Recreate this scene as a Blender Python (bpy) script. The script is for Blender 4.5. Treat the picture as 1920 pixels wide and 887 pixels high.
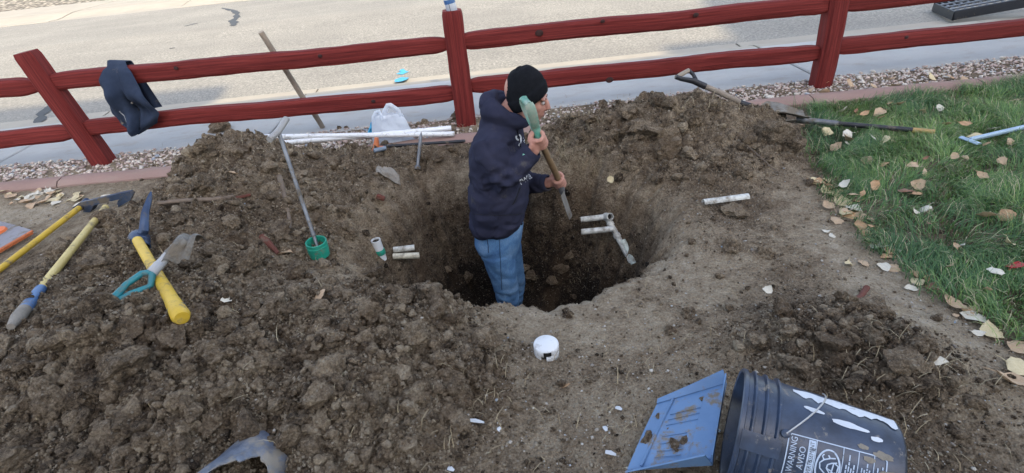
import bpy, bmesh, math, random
import numpy as np
from mathutils import Vector, Matrix, noise as mnoise
from mathutils.bvhtree import BVHTree

for o in list(bpy.data.objects): bpy.data.objects.remove(o)
scene = bpy.context.scene
COL = scene.collection
random.seed(7)
RNG = np.random.default_rng(11)
R_ = math.radians

# ------------------------------------------------------------------ camera, sky, sun, exposure
FPX = 958.0; PITCH = R_(33.0); ROLL = R_(6.2); CAMH = 1.35
_f = np.array([0, math.cos(PITCH), -math.sin(PITCH)])
_R = np.array([1.0, 0, 0]); _U = np.array([0, math.sin(PITCH), math.cos(PITCH)])
_u = math.sin(ROLL)*_R + math.cos(ROLL)*_U
_r = math.cos(ROLL)*_R - math.sin(ROLL)*_U
CAM = np.array([0, 0, CAMH])
cd = bpy.data.cameras.new('camera'); cam = bpy.data.objects.new('camera', cd); COL.objects.link(cam)
cd.sensor_width = 36.0; cd.lens = 36.0*FPX/1920.0; cd.clip_start = 0.05; cd.clip_end = 500
M = Matrix.Identity(4)
for i in range(3):
    M[i][0] = _r[i]; M[i][1] = _u[i]; M[i][2] = -_f[i]; M[i][3] = CAM[i]
cam.matrix_world = M
scene.camera = cam

SUN_EL = R_(33.0); SUN_AZ = R_(15.0)           # the sun stands behind the camera, 15 degrees to its right
SUN_DIR = Vector((math.sin(SUN_AZ)*math.cos(SUN_EL), -math.cos(SUN_AZ)*math.cos(SUN_EL), math.sin(SUN_EL)))
world = bpy.data.worlds.new('World'); scene.world = world; world.use_nodes = True
wn = world.node_tree.nodes; wl = world.node_tree.links
for n in list(wn): wn.remove(n)
wo = wn.new('ShaderNodeOutputWorld'); wb = wn.new('ShaderNodeBackground'); ws = wn.new('ShaderNodeTexSky')
wh = wn.new('ShaderNodeHueSaturation')
ws.sky_type = 'NISHITA'; ws.sun_disc = False; ws.sun_elevation = SUN_EL
ws.sun_rotation = math.atan2(SUN_DIR.x, SUN_DIR.y)
ws.air_density = 1.0; ws.dust_density = 2.0; ws.ozone_density = 1.0
wh.inputs['Saturation'].default_value = 0.68
wb.inputs['Strength'].default_value = 0.15
wl.new(ws.outputs[0], wh.inputs['Color']); wl.new(wh.outputs[0], wb.inputs[0]); wl.new(wb.outputs[0], wo.inputs[0])
sd = bpy.data.lights.new('sun', 'SUN'); sun = bpy.data.objects.new('sun', sd); COL.objects.link(sun)
sd.energy = 2.0; sd.angle = R_(0.55); sd.color = (1.0, 0.85, 0.60)
sun.rotation_euler = SUN_DIR.to_track_quat('Z', 'Y').to_euler()
vs = scene.view_settings
vs.view_transform = 'Standard'; vs.look = 'None'; vs.gamma = 1.0; vs.exposure = 1.78; vs.use_curve_mapping = False
scene.render.resolution_x = 1024; scene.render.resolution_y = 473

# ------------------------------------------------------------------ pixels to places
def ray(x, y): return _f*FPX + _r*(x-960.0) - _u*(y-443.5)
def G(x, y, z=0.0):
    d = ray(x, y); return CAM + d*((z-CAMH)/d[2])
def W(x, y, Y):
    d = ray(x, y); return CAM + d*(Y/d[1])
def pxscale(p):                                  # metres per photo pixel at a place
    return float(np.dot(np.asarray(p)-CAM, _f))/FPX

# ------------------------------------------------------------------ noise in numpy
def _h(ix, iy, s):
    n = (ix.astype(np.int64)*374761393 + iy.astype(np.int64)*668265263 + s*982451653) & 0x7fffffff
    n = ((n ^ (n >> 13))*1274126177) & 0x7fffffff
    n = n ^ (n >> 16)
    return (n & 0xffff)/65535.0
def vnoise(x, y, s=0):
    ix = np.floor(x); iy = np.floor(y); fx = x-ix; fy = y-iy
    fx = fx*fx*(3-2*fx); fy = fy*fy*(3-2*fy)
    a = _h(ix, iy, s); b = _h(ix+1, iy, s); c = _h(ix, iy+1, s); d = _h(ix+1, iy+1, s)
    return (a*(1-fx)+b*fx)*(1-fy) + (c*(1-fx)+d*fx)*fy
def fbm(x, y, oct=4, s=0):
    t = 0; a = 0.5
    for k in range(oct):
        t = t + a*vnoise(x, y, s+k*7); x = x*2.03+3.1; y = y*2.03+1.7; a *= 0.5
    return t
def lumps(x, y, sc, s=0):                        # rounded clod tops with creases between them
    x = x/sc; y = y/sc
    ix = np.floor(x); iy = np.floor(y)
    best = np.zeros_like(x)
    for dx in (-1, 0, 1):
        for dy in (-1, 0, 1):
            cx = ix+dx; cy = iy+dy
            px = cx+0.5+(_h(cx, cy, s)-0.5)*0.9; py = cy+0.5+(_h(cx, cy, s+1)-0.5)*0.9
            r = 0.35+0.5*_h(cx, cy, s+2)
            hgt = 0.3+0.7*_h(cx, cy, s+3)
            d2 = ((x-px)**2+(y-py)**2)/(r*r)
            tl = (x-px)*(_h(cx, cy, s+4)-.5)*1.3+(y-py)*(_h(cx, cy, s+5)-.5)*1.3
            best = np.maximum(best, (hgt+tl)*np.clip(1.9*np.sqrt(np.clip(1-d2, 0, 1)), 0, 1)**.8)
    return best
def sstep(a, b, x):
    t = np.clip((x-a)/(b-a), 0, 1); return t*t*(3-2*t)

# ------------------------------------------------------------------ the terrain
MOUNDS = [  # cx, cy, sx, sy, h
    (-1.62, 2.93, .22, .20, .28), (-1.42, 2.68, .40, .30, .16), (-0.75, 3.00, .40, .16, .09), (-1.20, 2.45, .45, .35, .06),
    (-1.55, 2.20, .42, .35, .13), (-1.80, 1.65, .42, .38, .13), (-1.05, 1.42, .45, .25, .15), (-1.50, 1.20, .50, .35, .12),
    (-0.75, 1.10, .40, .25, .11), (-0.33, 1.30, .16, .18, .08), (-0.30, 1.60, .12, .10, .05),
    (1.04, 2.98, .26, .19, .172), (1.38, 2.96, .22, .18, .055), (0.60, 3.00, .28, .18, .12), (1.68, 2.80, .14, .15, .05),
    (1.12, 2.66, .40, .25, .125), (0.20, 3.08, .25, .12, .05),
    (1.02, 1.16, .24, .15, .10), (1.17, 0.98, .18, .10, .05), (0.85, 2.0, .12, .2, .03),
]
PIT_C = (0.04, 2.17)
_rim = [(-.70, 1.98), (-.55, 1.77), (-.33, 1.66), (-.05, 1.62), (.19, 1.575), (.38, 1.65), (.54, 1.77), (.70, 1.94), (.76, 2.16), (.66, 2.44),
        (.32, 2.66), (.04, 2.74), (-.30, 2.78), (-.55, 2.68), (-.68, 2.42), (-.73, 2.15)]
_ra = sorted((math.atan2(y-PIT_C[1], x-PIT_C[0]), math.hypot(x-PIT_C[0], y-PIT_C[1])) for x, y in _rim)
_ang = np.array([a for a, _ in _ra]); _rad = np.array([r for _, r in _ra])
_ang = np.concatenate([_ang-2*math.pi, _ang, _ang+2*math.pi]); _rad = np.concatenate([_rad]*3)
def pit_s(x, y):
    a = np.arctan2(y-PIT_C[1], x-PIT_C[0]); r = np.hypot(x-PIT_C[0], y-PIT_C[1])
    R = np.interp(a, _ang, _rad)*(1+0.12*(vnoise(a*3.5+20, a*0+3.3, 5)-.5)+0.09*(vnoise(a*9+40, r*4, 6)-.5)+.06*(vnoise(a*24+60, r*9, 7)-.5))
    return r/R
LAWN_Y = np.array([-6, .2, .8, 1.08, 1.36, 1.62, 1.88, 2.2, 2.6, 3.0, 3.3, 4.0])
LAWN_X = np.array([2.3, 1.9, 1.68, 1.60, 1.52, 1.50, 1.53, 1.60, 1.72, 1.92, 2.02, 2.1])
def lawn_d(x, y):                                # > 0 on the lawn
    return x-(np.interp(y, LAWN_Y, LAWN_X)+0.10*(vnoise(x*3, y*7, 9)-.5)+.06*(vnoise(x*9, y*17, 10)-.5))
def masks(x, y):
    s = pit_s(x, y)
    heap = np.zeros_like(x)
    for cx, cy, sx, sy, h in MOUNDS:
        heap = heap + h*np.exp(-0.5*(((x-cx)/sx)**2+((y-cy)/sy)**2))
    heap = heap*sstep(3.72, 3.25, y)*sstep(0.93, 1.2, s)*(1-sstep(-.15, .2, lawn_d(x, y)))
    packed = np.exp(-0.5*(((x-.22)/.30)**2+((y-1.42)/.17)**2))
    packed = np.maximum(packed, .8*np.exp(-0.5*(((x-.75)/.22)**2+((y-1.62)/.22)**2)))
    packed = np.maximum(packed, np.exp(-0.5*(((x-1.40)/.14)**2+((y-1.4)/.7)**2)))
    packed = np.maximum(packed, .7*np.exp(-0.5*(((x-.25)/.35)**2+((y-.95)/.2)**2)))
    packed = np.maximum(packed, .9*np.exp(-0.5*(((x+3.1)/.55)**2+((y-2.9)/.4)**2)))
    packed = np.maximum(packed, .75*np.exp(-0.5*(((x+.82)/.16)**2+((y-1.72)/.12)**2)))
    rough = np.clip(sstep(.015, .10, heap)*1.0+0.22, 0, 1)*(1-.85*np.clip(packed, 0, 1))
    rough = rough*(1-sstep(-.12, .06, lawn_d(x, y)))*sstep(3.72, 3.35, y)
    return s, heap, packed, rough
def H(x, y):
    x = np.atleast_1d(np.asarray(x, float)); y = np.atleast_1d(np.asarray(y, float))
    s, heap, packed, rough = masks(x, y)
    z = heap*(0.75+0.5*fbm(x*3.1, y*3.1, 3, 21))
    wob = 0.03*(fbm(x*2.2+5, y*2.2, 4, 3)-.47)*(1-sstep(3.2, 3.6, y))
    rr = rough*sstep(.9, 1.15, s) + 0.7*(1-sstep(.5, 1.15, s))
    rr = np.where(lawn_d(x, y) > .05, rr*0.2, rr)
    dx = 0.04*(fbm(x*9, y*9, 3, 61)-.5); dy = 0.04*(fbm(x*9+7, y*9, 3, 62)-.5)
    cl = .040*lumps(x+dx, y+dy, .17, 31)+.030*lumps(x+dx, y+dy, .085, 41)+.016*lumps(x+dx, y+dy, .04, 51)+.008*lumps(x, y, .021, 71)
    fine = .012*(fbm(x*30, y*30, 3, 81)-.5)+.010*(fbm(x*75, y*75, 2, 83)-.38)
    z = z + wob + rr*(cl-.02) + fine*(0.3+rr) + .012*sstep(3.4, 3.7, y)
    # the pit: steep walls, talus at the back, a shelf on the right where the pipes lie
    prof = np.interp(s, [0, .58, .66, .80, .93, 1.0, 1.10], [-.88, -.86, -.78, -.48, -.13, -.035, 0])
    z = z + prof + .16*np.exp(-.5*(((x-.2)/.2)**2+((y-2.62)/.12)**2))*(1-sstep(.9, 1, s))*sstep(.3, .6, s)
    z = z - .10*np.exp(-.5*(((x-.60)/.13)**2+((y-2.12)/.22)**2))
    z = z - .05*np.exp(-.5*(((x+.60)/.10)**2+((y-2.12)/.12)**2))
    return z
def h1(x, y): return float(H(x, y)[0])
def hit(px, py, lift=0.0):
    d = ray(px, py); d = d/np.linalg.norm(d); lo, hi = .4, 9.0
    for n in (260, 40):
        t = np.linspace(lo, hi, n); p = CAM[None]+d[None]*t[:, None]
        k = int(np.argmax(p[:, 2] < H(p[:, 0], p[:, 1])+lift)); k = max(k, 1)
        lo, hi = t[k-1], t[k]
    return p[k]

# ------------------------------------------------------------------ materials
MATS = {}
def nodes_of(name):
    m = bpy.data.materials.new(name); m.use_nodes = True
    nt = m.node_tree; b = nt.nodes['Principled BSDF']
    return m, nt, b
def ramp(nt, src, stops):
    r = nt.nodes.new('ShaderNodeValToRGB')
    while len(r.color_ramp.elements) < len(stops): r.color_ramp.elements.new(.5)
    for e, (p, c) in zip(r.color_ramp.elements, stops):
        e.position = p; e.color = (*c, 1) if len(c) == 3 else c
    nt.links.new(src, r.inputs[0]); return r.outputs[0]
def noise_n(nt, scale, detail=6, rough=.6, vec=None, dist=0.0):
    n = nt.nodes.new('ShaderNodeTexNoise'); n.inputs['Scale'].default_value = scale; n.inputs['Detail'].default_value = detail
    n.inputs['Roughness'].default_value = rough; n.inputs['Distortion'].default_value = dist
    if vec: nt.links.new(vec, n.inputs['Vector'])
    return n.outputs['Fac']
def voro(nt, scale, vec=None, feat='F1', out='Distance'):
    n = nt.nodes.new('ShaderNodeTexVoronoi'); n.feature = feat; n.inputs['Scale'].default_value = scale
    if vec: nt.links.new(vec, n.inputs['Vector'])
    return n.outputs[out]
def mixc(nt, fac, a, b, mode='MIX'):
    n = nt.nodes.new('ShaderNodeMix'); n.data_type = 'RGBA'; n.blend_type = mode
    for sock, v in ((0, fac), (6, a), (7, b)):
        if hasattr(v, 'links') or isinstance(v, bpy.types.NodeSocket): nt.links.new(v, n.inputs[sock])
        elif isinstance(v, (int, float)): n.inputs[sock].default_value = v
        else: n.inputs[sock].default_value = (*v, 1)
    return n.outputs[2]
def mth(nt, op, a, b=None, clamp=False):
    n = nt.nodes.new('ShaderNodeMath'); n.operation = op; n.use_clamp = clamp
    for i, v in enumerate((a, b)):
        if v is None: continue
        if isinstance(v, (int, float)): n.inputs[i].default_value = v
        else: nt.links.new(v, n.inputs[i])
    return n.outputs[0]
def objvec(nt, scale=(1, 1, 1)):
    t = nt.nodes.new('ShaderNodeTexCoord'); m = nt.nodes.new('ShaderNodeMapping'); m.inputs['Scale'].default_value = scale
    nt.links.new(t.outputs['Object'], m.inputs[0]); return m.outputs[0]
def bump(nt, b, hgt, strength=.5, dist=.01):
    n = nt.nodes.new('ShaderNodeBump'); n.inputs['Strength'].default_value = strength; n.inputs['Distance'].default_value = dist
    nt.links.new(hgt, n.inputs['Height']); nt.links.new(n.outputs[0], b.inputs['Normal'])
SOIL_C = (.125, .098, .068)
def pmat(name, c1, c2=None, scale=8, rough=.6, bmp=.2, bdist=.003, metal=0, dirt=0.0, dirtc=(.17, .14, .105), stretch=(1, 1, 1), spec=.5, dscale=9, dsoft=.0):
    if name in MATS: return MATS[name]
    m, nt, b = nodes_of(name); v = objvec(nt, stretch)
    c2 = c2 or tuple(c*.7 for c in c1)
    f = noise_n(nt, scale, 7, .65, v)
    col = ramp(nt, f, [(.32, c2), (.68, c1)])
    rr = rough
    if dirt > 0:
        d = noise_n(nt, dscale, 9, .72, objvec(nt))
        dm = ramp(nt, d, [(.62-.24*dirt-dsoft*.4, (0, 0, 0)), (.70-.20*dirt+dsoft*.6, (1, 1, 1))])
        col = mixc(nt, dm, col, dirtc)
        rn = mixc(nt, dm, (rough,)*3, (.95,)*3); nt.links.new(rn, b.inputs['Roughness'])
        bh = mth(nt, 'ADD', mth(nt, 'MULTIPLY', dm, 1.0), noise_n(nt, scale*6, 5, .7, v))
    else:
        b.inputs['Roughness'].default_value = rough; bh = noise_n(nt, scale*5, 5, .7, v)
    nt.links.new(col, b.inputs['Base Color'])
    b.inputs['Metallic'].default_value = metal; b.inputs['Specular IOR Level'].default_value = spec
    if bmp > 0: bump(nt, b, bh, bmp, bdist)
    MATS[name] = m; return m

def soil_mat():
    m, nt, b = nodes_of('soil'); v = nt.nodes.new('ShaderNodeNewGeometry').outputs['Position']
    at = nt.nodes.new('ShaderNodeAttribute'); at.attribute_name = 'dry'  # dryness of the soil, plus the shade painted into the pit
    big = noise_n(nt, 2.6, 5, .6, v); mid = noise_n(nt, 17, 8, .72, v); fin = noise_n(nt, 110, 6, .75, v)
    k = mth(nt, 'ADD', at.outputs['Fac'], mth(nt, 'MULTIPLY', mth(nt, 'SUBTRACT', big, .5), .55))
    k = mth(nt, 'ADD', k, mth(nt, 'MULTIPLY', mth(nt, 'SUBTRACT', mid, .5), 1.15))
    k = mth(nt, 'ADD', k, mth(nt, 'MULTIPLY', mth(nt, 'SUBTRACT', fin, .5), 1.25), True)
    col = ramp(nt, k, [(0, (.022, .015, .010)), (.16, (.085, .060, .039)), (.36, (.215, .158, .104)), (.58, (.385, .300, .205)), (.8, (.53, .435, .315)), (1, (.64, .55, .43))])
    # pale grit crumbs and brown tints
    g = voro(nt, 95, v); gc = voro(nt, 95, v, out='Color')
    sep = nt.nodes.new('ShaderNodeSeparateColor'); nt.links.new(gc, sep.inputs[0])
    gm = mth(nt, 'MULTIPLY', mth(nt, 'LESS_THAN', g, .36), mth(nt, 'GREATER_THAN', sep.outputs[0], .90))
    col = mixc(nt, mth(nt, 'MULTIPLY', gm, .5), col, (.46, .41, .33))
    g2 = voro(nt, 230, v); gc2 = voro(nt, 230, v, out='Color')
    sep2 = nt.nodes.new('ShaderNodeSeparateColor'); nt.links.new(gc2, sep2.inputs[0])
    gm2 = mth(nt, 'MULTIPLY', mth(nt, 'LESS_THAN', g2, .4), mth(nt, 'GREATER_THAN', sep2.outputs[1], .86))
    col = mixc(nt, mth(nt, 'MULTIPLY', gm2, .5), col, (.36, .31, .24))
    br = noise_n(nt, 6, 4, .6, v)
    col = mixc(nt, ramp(nt, br, [(.5, (0, 0, 0)), (.72, (.5, .5, .5))]), col, (.15, .095, .055))
    nt.links.new(col, b.inputs['Base Color'])
    b.inputs['Roughness'].default_value = .93; b.inputs['Specular IOR Level'].default_value = .25
    hgt = mth(nt, 'ADD', mth(nt, 'MULTIPLY', noise_n(nt, 60, 8, .75, v), 1.0), mth(nt, 'MULTIPLY', g, -.35))
    hgt = mth(nt, 'ADD', hgt, mth(nt, 'MULTIPLY', fin, .5))
    hgt = mth(nt, 'ADD', hgt, mth(nt, 'MULTIPLY', noise_n(nt, 24, 6, .7, v), 1.6))
    bump(nt, b, hgt, 1.0, .030)
    return m
SOIL = soil_mat()

def attr_mat(name, stops, rough=.6, extra=14, bmp=.2, spec=.4, trans=0.0):   # colour from a per-piece value
    m, nt, b = nodes_of(name); v = objvec(nt)
    at = nt.nodes.new('ShaderNodeAttribute'); at.attribute_name = 'tint'
    k = mth(nt, 'ADD', at.outputs['Fac'], mth(nt, 'MULTIPLY', mth(nt, 'SUBTRACT', noise_n(nt, extra, 5, .6, v), .5), .35), True)
    col = ramp(nt, k, stops)
    nt.links.new(col, b.inputs['Base Color']); b.inputs['Roughness'].default_value = rough; b.inputs['Specular IOR Level'].default_value = spec
    if bmp: bump(nt, b, noise_n(nt, 220, 4, .6, v), bmp, .003)
    return m

# ------------------------------------------------------------------ mesh building
class MB:
    def __init__(s): s.v = []; s.f = []
    def add(s, verts, faces):
        o = len(s.v); s.v += [tuple(map(float, p)) for p in verts]; s.f += [tuple(i+o for i in q) for q in faces]; return s
    def tube(s, pts, rad, n=12, caps=True, sq=None, up=None, jit=0):
        pts = [Vector(p) for p in pts]; k = len(pts)
        rad = list(rad) if hasattr(rad, '__len__') else [rad]*k
        V = []; prev = None
        for i, p in enumerate(pts):
            t = (pts[min(i+1, k-1)]-pts[max(i-1, 0)]).normalized()
            if prev is None:
                a = Vector(up) if up is not None else (Vector((0, 0, 1)) if abs(t.z) < .9 else Vector((1, 0, 0)))
                x = (a-t*a.dot(t)).normalized()
            else:
                x = (prev-t*prev.dot(t)).normalized()
            prev = x; y = t.cross(x)
            r = rad[i]; rx, ry = (r if hasattr(r, '__len__') else (r, r))
            for j in range(n):
                an = 2*math.pi*j/n
                c, sn = math.cos(an), math.sin(an)
                if sq:
                    q = (abs(c)**sq+abs(sn)**sq)**(-1/sq); c *= q; sn *= q
                w = 1+jit*(random.random()-.5)
                V.append(p+x*(c*rx*w)+y*(sn*ry*w))
        F = []
        for i in range(k-1):
            for j in range(n):
                F.append((i*n+j, i*n+(j+1) % n, (i+1)*n+(j+1) % n, (i+1)*n+j))
        if caps:
            F.append(tuple(range(n-1, -1, -1))); F.append(tuple((k-1)*n+j for j in range(n)))
        return s.add(V, F)
    def lathe(s, prof, origin, axis, n=40, a0=0, a1=2*math.pi, ref=None):
        o = Vector(origin); ax = Vector(axis).normalized()
        rf = Vector(ref) if ref is not None else (Vector((0, 0, 1)) if abs(ax.z) < .9 else Vector((1, 0, 0)))
        x = (rf-ax*rf.dot(ax)).normalized(); y = ax.cross(x)
        full = abs(a1-a0-2*math.pi) < 1e-6; m = n if full else n+1
        V = []
        for r, h in prof:
            for j in range(m):
                a = a0+(a1-a0)*j/n
                V.append(o+ax*h+x*(r*math.cos(a))+y*(r*math.sin(a)))
        F = []
        for i in range(len(prof)-1):
            for j in range(n if full else n):
                j2 = (j+1) % m
                F.append((i*m+j, i*m+j2, (i+1)*m+j2, (i+1)*m+j))
        return s.add(V, F)
    def ell(s, c, r, ax=None, n=16, m=10):
        c = Vector(c); A = ax or (Vector((1, 0, 0)), Vector((0, 1, 0)), Vector((0, 0, 1)))
        V = []; F = []
        for i in range(m+1):
            th = math.pi*i/m
            for j in range(n):
                ph = 2*math.pi*j/n
                V.append(c+A[0]*(r[0]*math.sin(th)*math.cos(ph))+A[1]*(r[1]*math.sin(th)*math.sin(ph))+A[2]*(r[2]*math.cos(th)))
        for i in range(m):
            for j in range(n):
                F.append((i*n+j, (i+1)*n+j, (i+1)*n+(j+1) % n, i*n+(j+1) % n))
        return s.add(V, F)
    def box(s, c, size, ax=None):
        c = Vector(c); A = ax or (Vector((1, 0, 0)), Vector((0, 1, 0)), Vector((0, 0, 1)))
        V = [c+A[0]*(size[0]*.5*i)+A[1]*(size[1]*.5*j)+A[2]*(size[2]*.5*k) for i in (-1, 1) for j in (-1, 1) for k in (-1, 1)]
        return s.add(V, [(0, 1, 3, 2), (4, 6, 7, 5), (0, 4, 5, 1), (2, 3, 7, 6), (0, 2, 6, 4), (1, 5, 7, 3)])
    def slab(s, poly, z0, z1):
        n = len(poly)
        V = [(x, y, z0) for x, y in poly]+[(x, y, z1) for x, y in poly]
        F = [tuple(range(n-1, -1, -1)), tuple(range(n, 2*n))]+[(i, (i+1) % n, n+(i+1) % n, n+i) for i in range(n)]
        return s.add(V, F)
    def sheet(s, grid, thick=0.0):               # grid: rows of points; doubled when thick > 0
        g = [[Vector(p) for p in row] for row in grid]; R = len(g); Cn = len(g[0])
        V = [p for row in g for p in row]
        F = [(i*Cn+j, i*Cn+j+1, (i+1)*Cn+j+1, (i+1)*Cn+j) for i in range(R-1) for j in range(Cn-1)]
        if thick:
            nv = []
            for i in range(R):
                for j in range(Cn):
                    du = g[i][min(j+1, Cn-1)]-g[i][max(j-1, 0)]; dv = g[min(i+1, R-1)][j]-g[max(i-1, 0)][j]
                    nn = du.cross(dv); nn = nn.normalized() if nn.length > 1e-9 else Vector((0, 0, 1))
                    nv.append(g[i][j]-nn*thick)
            o = len(V); V += nv
            F += [tuple(o+k for k in reversed(f)) for f in F[:]]
            edge = [j for j in range(Cn)]+[i*Cn+Cn-1 for i in range(1, R)]+[(R-1)*Cn+j for j in range(Cn-2, -1, -1)]+[i*Cn for i in range(R-2, 0, -1)]
            F += [(edge[k], o+edge[k], o+edge[(k+1) % len(edge)], edge[(k+1) % len(edge)]) for k in range(len(edge))]
        return s.add(V, F)
    def build(s, name, mat, parent=None, smooth=True, origin=None, sharp=40):
        off = Vector((0, 0, 0)); p = parent
        while p is not None: off = off+p.location; p = p.parent
        if parent is None and origin is not None: off = Vector(origin)
        me = bpy.data.meshes.new(name)
        me.from_pydata([tuple(Vector(q)-off) for q in s.v], [], s.f)
        me.materials.append(mat)
        bm = bmesh.new(); bm.from_mesh(me); bmesh.ops.recalc_face_normals(bm, faces=bm.faces); bm.to_mesh(me); bm.free()
        if smooth:
            me.polygons.foreach_set('use_smooth', [True]*len(me.polygons))
            me.set_sharp_from_angle(angle=R_(sharp))
        o = bpy.data.objects.new(name, me); COL.objects.link(o)
        if parent is not None: o.parent = parent
        else: o.location = off
        return o
def tag(o, label=None, cat=None, group=None, kind=None):
    for k, v in (('label', label), ('category', cat), ('group', group), ('kind', kind)):
        if v: o[k] = v
    return o
def thing(name, loc, label, cat, group=None):
    o = bpy.data.objects.new(name, None); COL.objects.link(o); o.location = tuple(map(float, loc)); o.empty_display_size = .05
    return tag(o, label, cat, group)
def npmesh(name, V, F, mat, attr=None, smooth=True, parent=None):           # big meshes straight from arrays
    me = bpy.data.meshes.new(name); V = np.asarray(V, np.float32); F = np.asarray(F, np.int32)
    k = F.shape[1]
    me.vertices.add(len(V)); me.vertices.foreach_set('co', V.ravel())
    me.loops.add(F.size); me.loops.foreach_set('vertex_index', F.ravel())
    me.polygons.add(len(F)); me.polygons.foreach_set('loop_start', np.arange(0, F.size, k, dtype=np.int32))
    if smooth: me.polygons.foreach_set('use_smooth', np.ones(len(F), bool))
    if attr:
        for an, arr in attr.items():
            a = me.attributes.new(an, 'FLOAT', 'POINT'); a.data.foreach_set('value', np.asarray(arr, np.float32))
    me.update(calc_edges=True); me.validate(); me.materials.append(mat)
    o = bpy.data.objects.new(name, me); COL.objects.link(o)
    if parent is not None: o.parent = parent
    return o
def remesh(mb, voxel, smooth=6, fac=.5):
    me = bpy.data.meshes.new('tmp'); me.from_pydata(mb.v, [], mb.f)
    o = bpy.data.objects.new('tmp', me); COL.objects.link(o)
    m = o.modifiers.new('r', 'REMESH'); m.mode = 'VOXEL'; m.voxel_size = voxel
    s = o.modifiers.new('s', 'SMOOTH'); s.iterations = smooth; s.factor = fac
    dg = bpy.context.evaluated_depsgraph_get(); dg.update()
    res = bpy.data.meshes.new_from_object(o.evaluated_get(dg), depsgraph=dg)
    bpy.data.objects.remove(o); return res
def meshobj(name, me, mat, parent=None, origin=None):
    off = Vector((0, 0, 0)); p = parent
    while p is not None: off = off+p.location; p = p.parent
    if parent is None and origin is not None: off = Vector(origin)
    me.transform(Matrix.Translation(-off)); me.materials.clear(); me.materials.append(mat)
    me.polygons.foreach_set('use_smooth', [True]*len(me.polygons)); me.name = name
    o = bpy.data.objects.new(name, me); COL.objects.link(o)
    if parent is not None: o.parent = parent
    else: o.location = off
    return o
def lerp(a, b, t): return Vector(a)*(1-t)+Vector(b)*t

# ------------------------------------------------------------------ the setting
def seg(*parts): return np.unique(np.concatenate([np.arange(a, b, st) for a, b, st in parts]).round(5))
xs = seg((-7, -4.5, .25), (-4.5, -2.5, .02), (-2.5, 1.95, .0092), (1.95, 4.6, .022), (4.6, 7.3, .25))
ys = seg((-3, .4, .2), (.4, 3.35, .0092), (3.35, 3.785, .014))
XX, YY = np.meshgrid(xs, ys)
ZZ = H(XX.ravel(), YY.ravel())
s_, heap_, packed_, rough_ = masks(XX.ravel(), YY.ravel())
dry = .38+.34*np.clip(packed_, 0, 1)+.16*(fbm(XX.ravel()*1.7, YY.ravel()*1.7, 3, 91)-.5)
dry = dry-.44*(1-sstep(.62, 1.0, s_))+.16*np.exp(-((s_-1.06)/.08)**2)  # pit darkened inward as painted shade, its rim made paler
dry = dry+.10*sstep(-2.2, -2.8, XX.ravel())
nx, ny = len(xs), len(ys)
ii, jj = np.meshgrid(np.arange(nx-1), np.arange(ny-1))
q = (jj*nx+ii).ravel()
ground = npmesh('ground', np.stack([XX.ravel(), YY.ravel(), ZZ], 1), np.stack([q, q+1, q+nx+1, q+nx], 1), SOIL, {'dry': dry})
tag(ground, 'bare dug brown soil with mounds and a deep pit', kind='structure')

ASPHALT = None
def asphalt():
    m, nt, b = nodes_of('asphalt'); v = objvec(nt)
    f1 = noise_n(nt, 38, 6, .85, v); f2 = noise_n(nt, .7, 6, .6, v); f3 = noise_n(nt, 45, 4, .6, v)
    col = ramp(nt, f1, [(.30, (.10, .094, .083)), (.5, (.275, .258, .222)), (.66, (.54, .50, .43))])
    col = mixc(nt, ramp(nt, f3, [(.38, (.35, .35, .35)), (.6, (0, 0, 0))]), col, (.14, .13, .12))
    col = mixc(nt, ramp(nt, f2, [(.42, (.35, .35, .35)), (.62, (0, 0, 0))]), col, (.17, .16, .145))
    at = objvec(nt, (.25, 2.2, 1)); stf = noise_n(nt, 1.0, 4, .6, at)
    col = mixc(nt, ramp(nt, stf, [(.48, (0, 0, 0)), (.7, (.25, .25, .25))]), col, (.33, .31, .27))
    nt.links.new(col, b.inputs['Base Color']); b.inputs['Roughness'].default_value = .9; b.inputs['Specular IOR Level'].default_value = .2
    bump(nt, b, f1, .5, .006); return m
def concrete(name, c1, c2, grime=.5):
    m, nt, b = nodes_of(name); v = objvec(nt)
    f1 = noise_n(nt, 1.6, 7, .65, v); f2 = noise_n(nt, 150, 4, .7, v); f3 = noise_n(nt, 7, 9, .75, objvec(nt, (.55, 1.3, 1)))
    col = ramp(nt, f1, [(.3, c2), (.7, c1)])
    col = mixc(nt, ramp(nt, f2, [(.3, (.3, .3, .3)), (.6, (0, 0, 0))]), col, tuple(c*.62 for c in c1))
    col = mixc(nt, ramp(nt, f3, [(.52, (0, 0, 0)), (.70, (grime,)*3)]), col, (.30, .255, .20))
    nt.links.new(col, b.inputs['Base Color']); b.inputs['Roughness'].default_value = .88; b.inputs['Specular IOR Level'].default_value = .25
    bump(nt, b, f2, .25, .003); return m
ASPHALT = asphalt()
CONC = concrete('pavement_concrete', (.42, .415, .40), (.36, .35, .335), .6)
CONC2 = concrete('kerb_concrete', (.37, .34, .285), (.31, .28, .235), .35)
PINKC = concrete('edging_concrete', (.33, .22, .19), (.26, .17, .145), .45)

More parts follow.
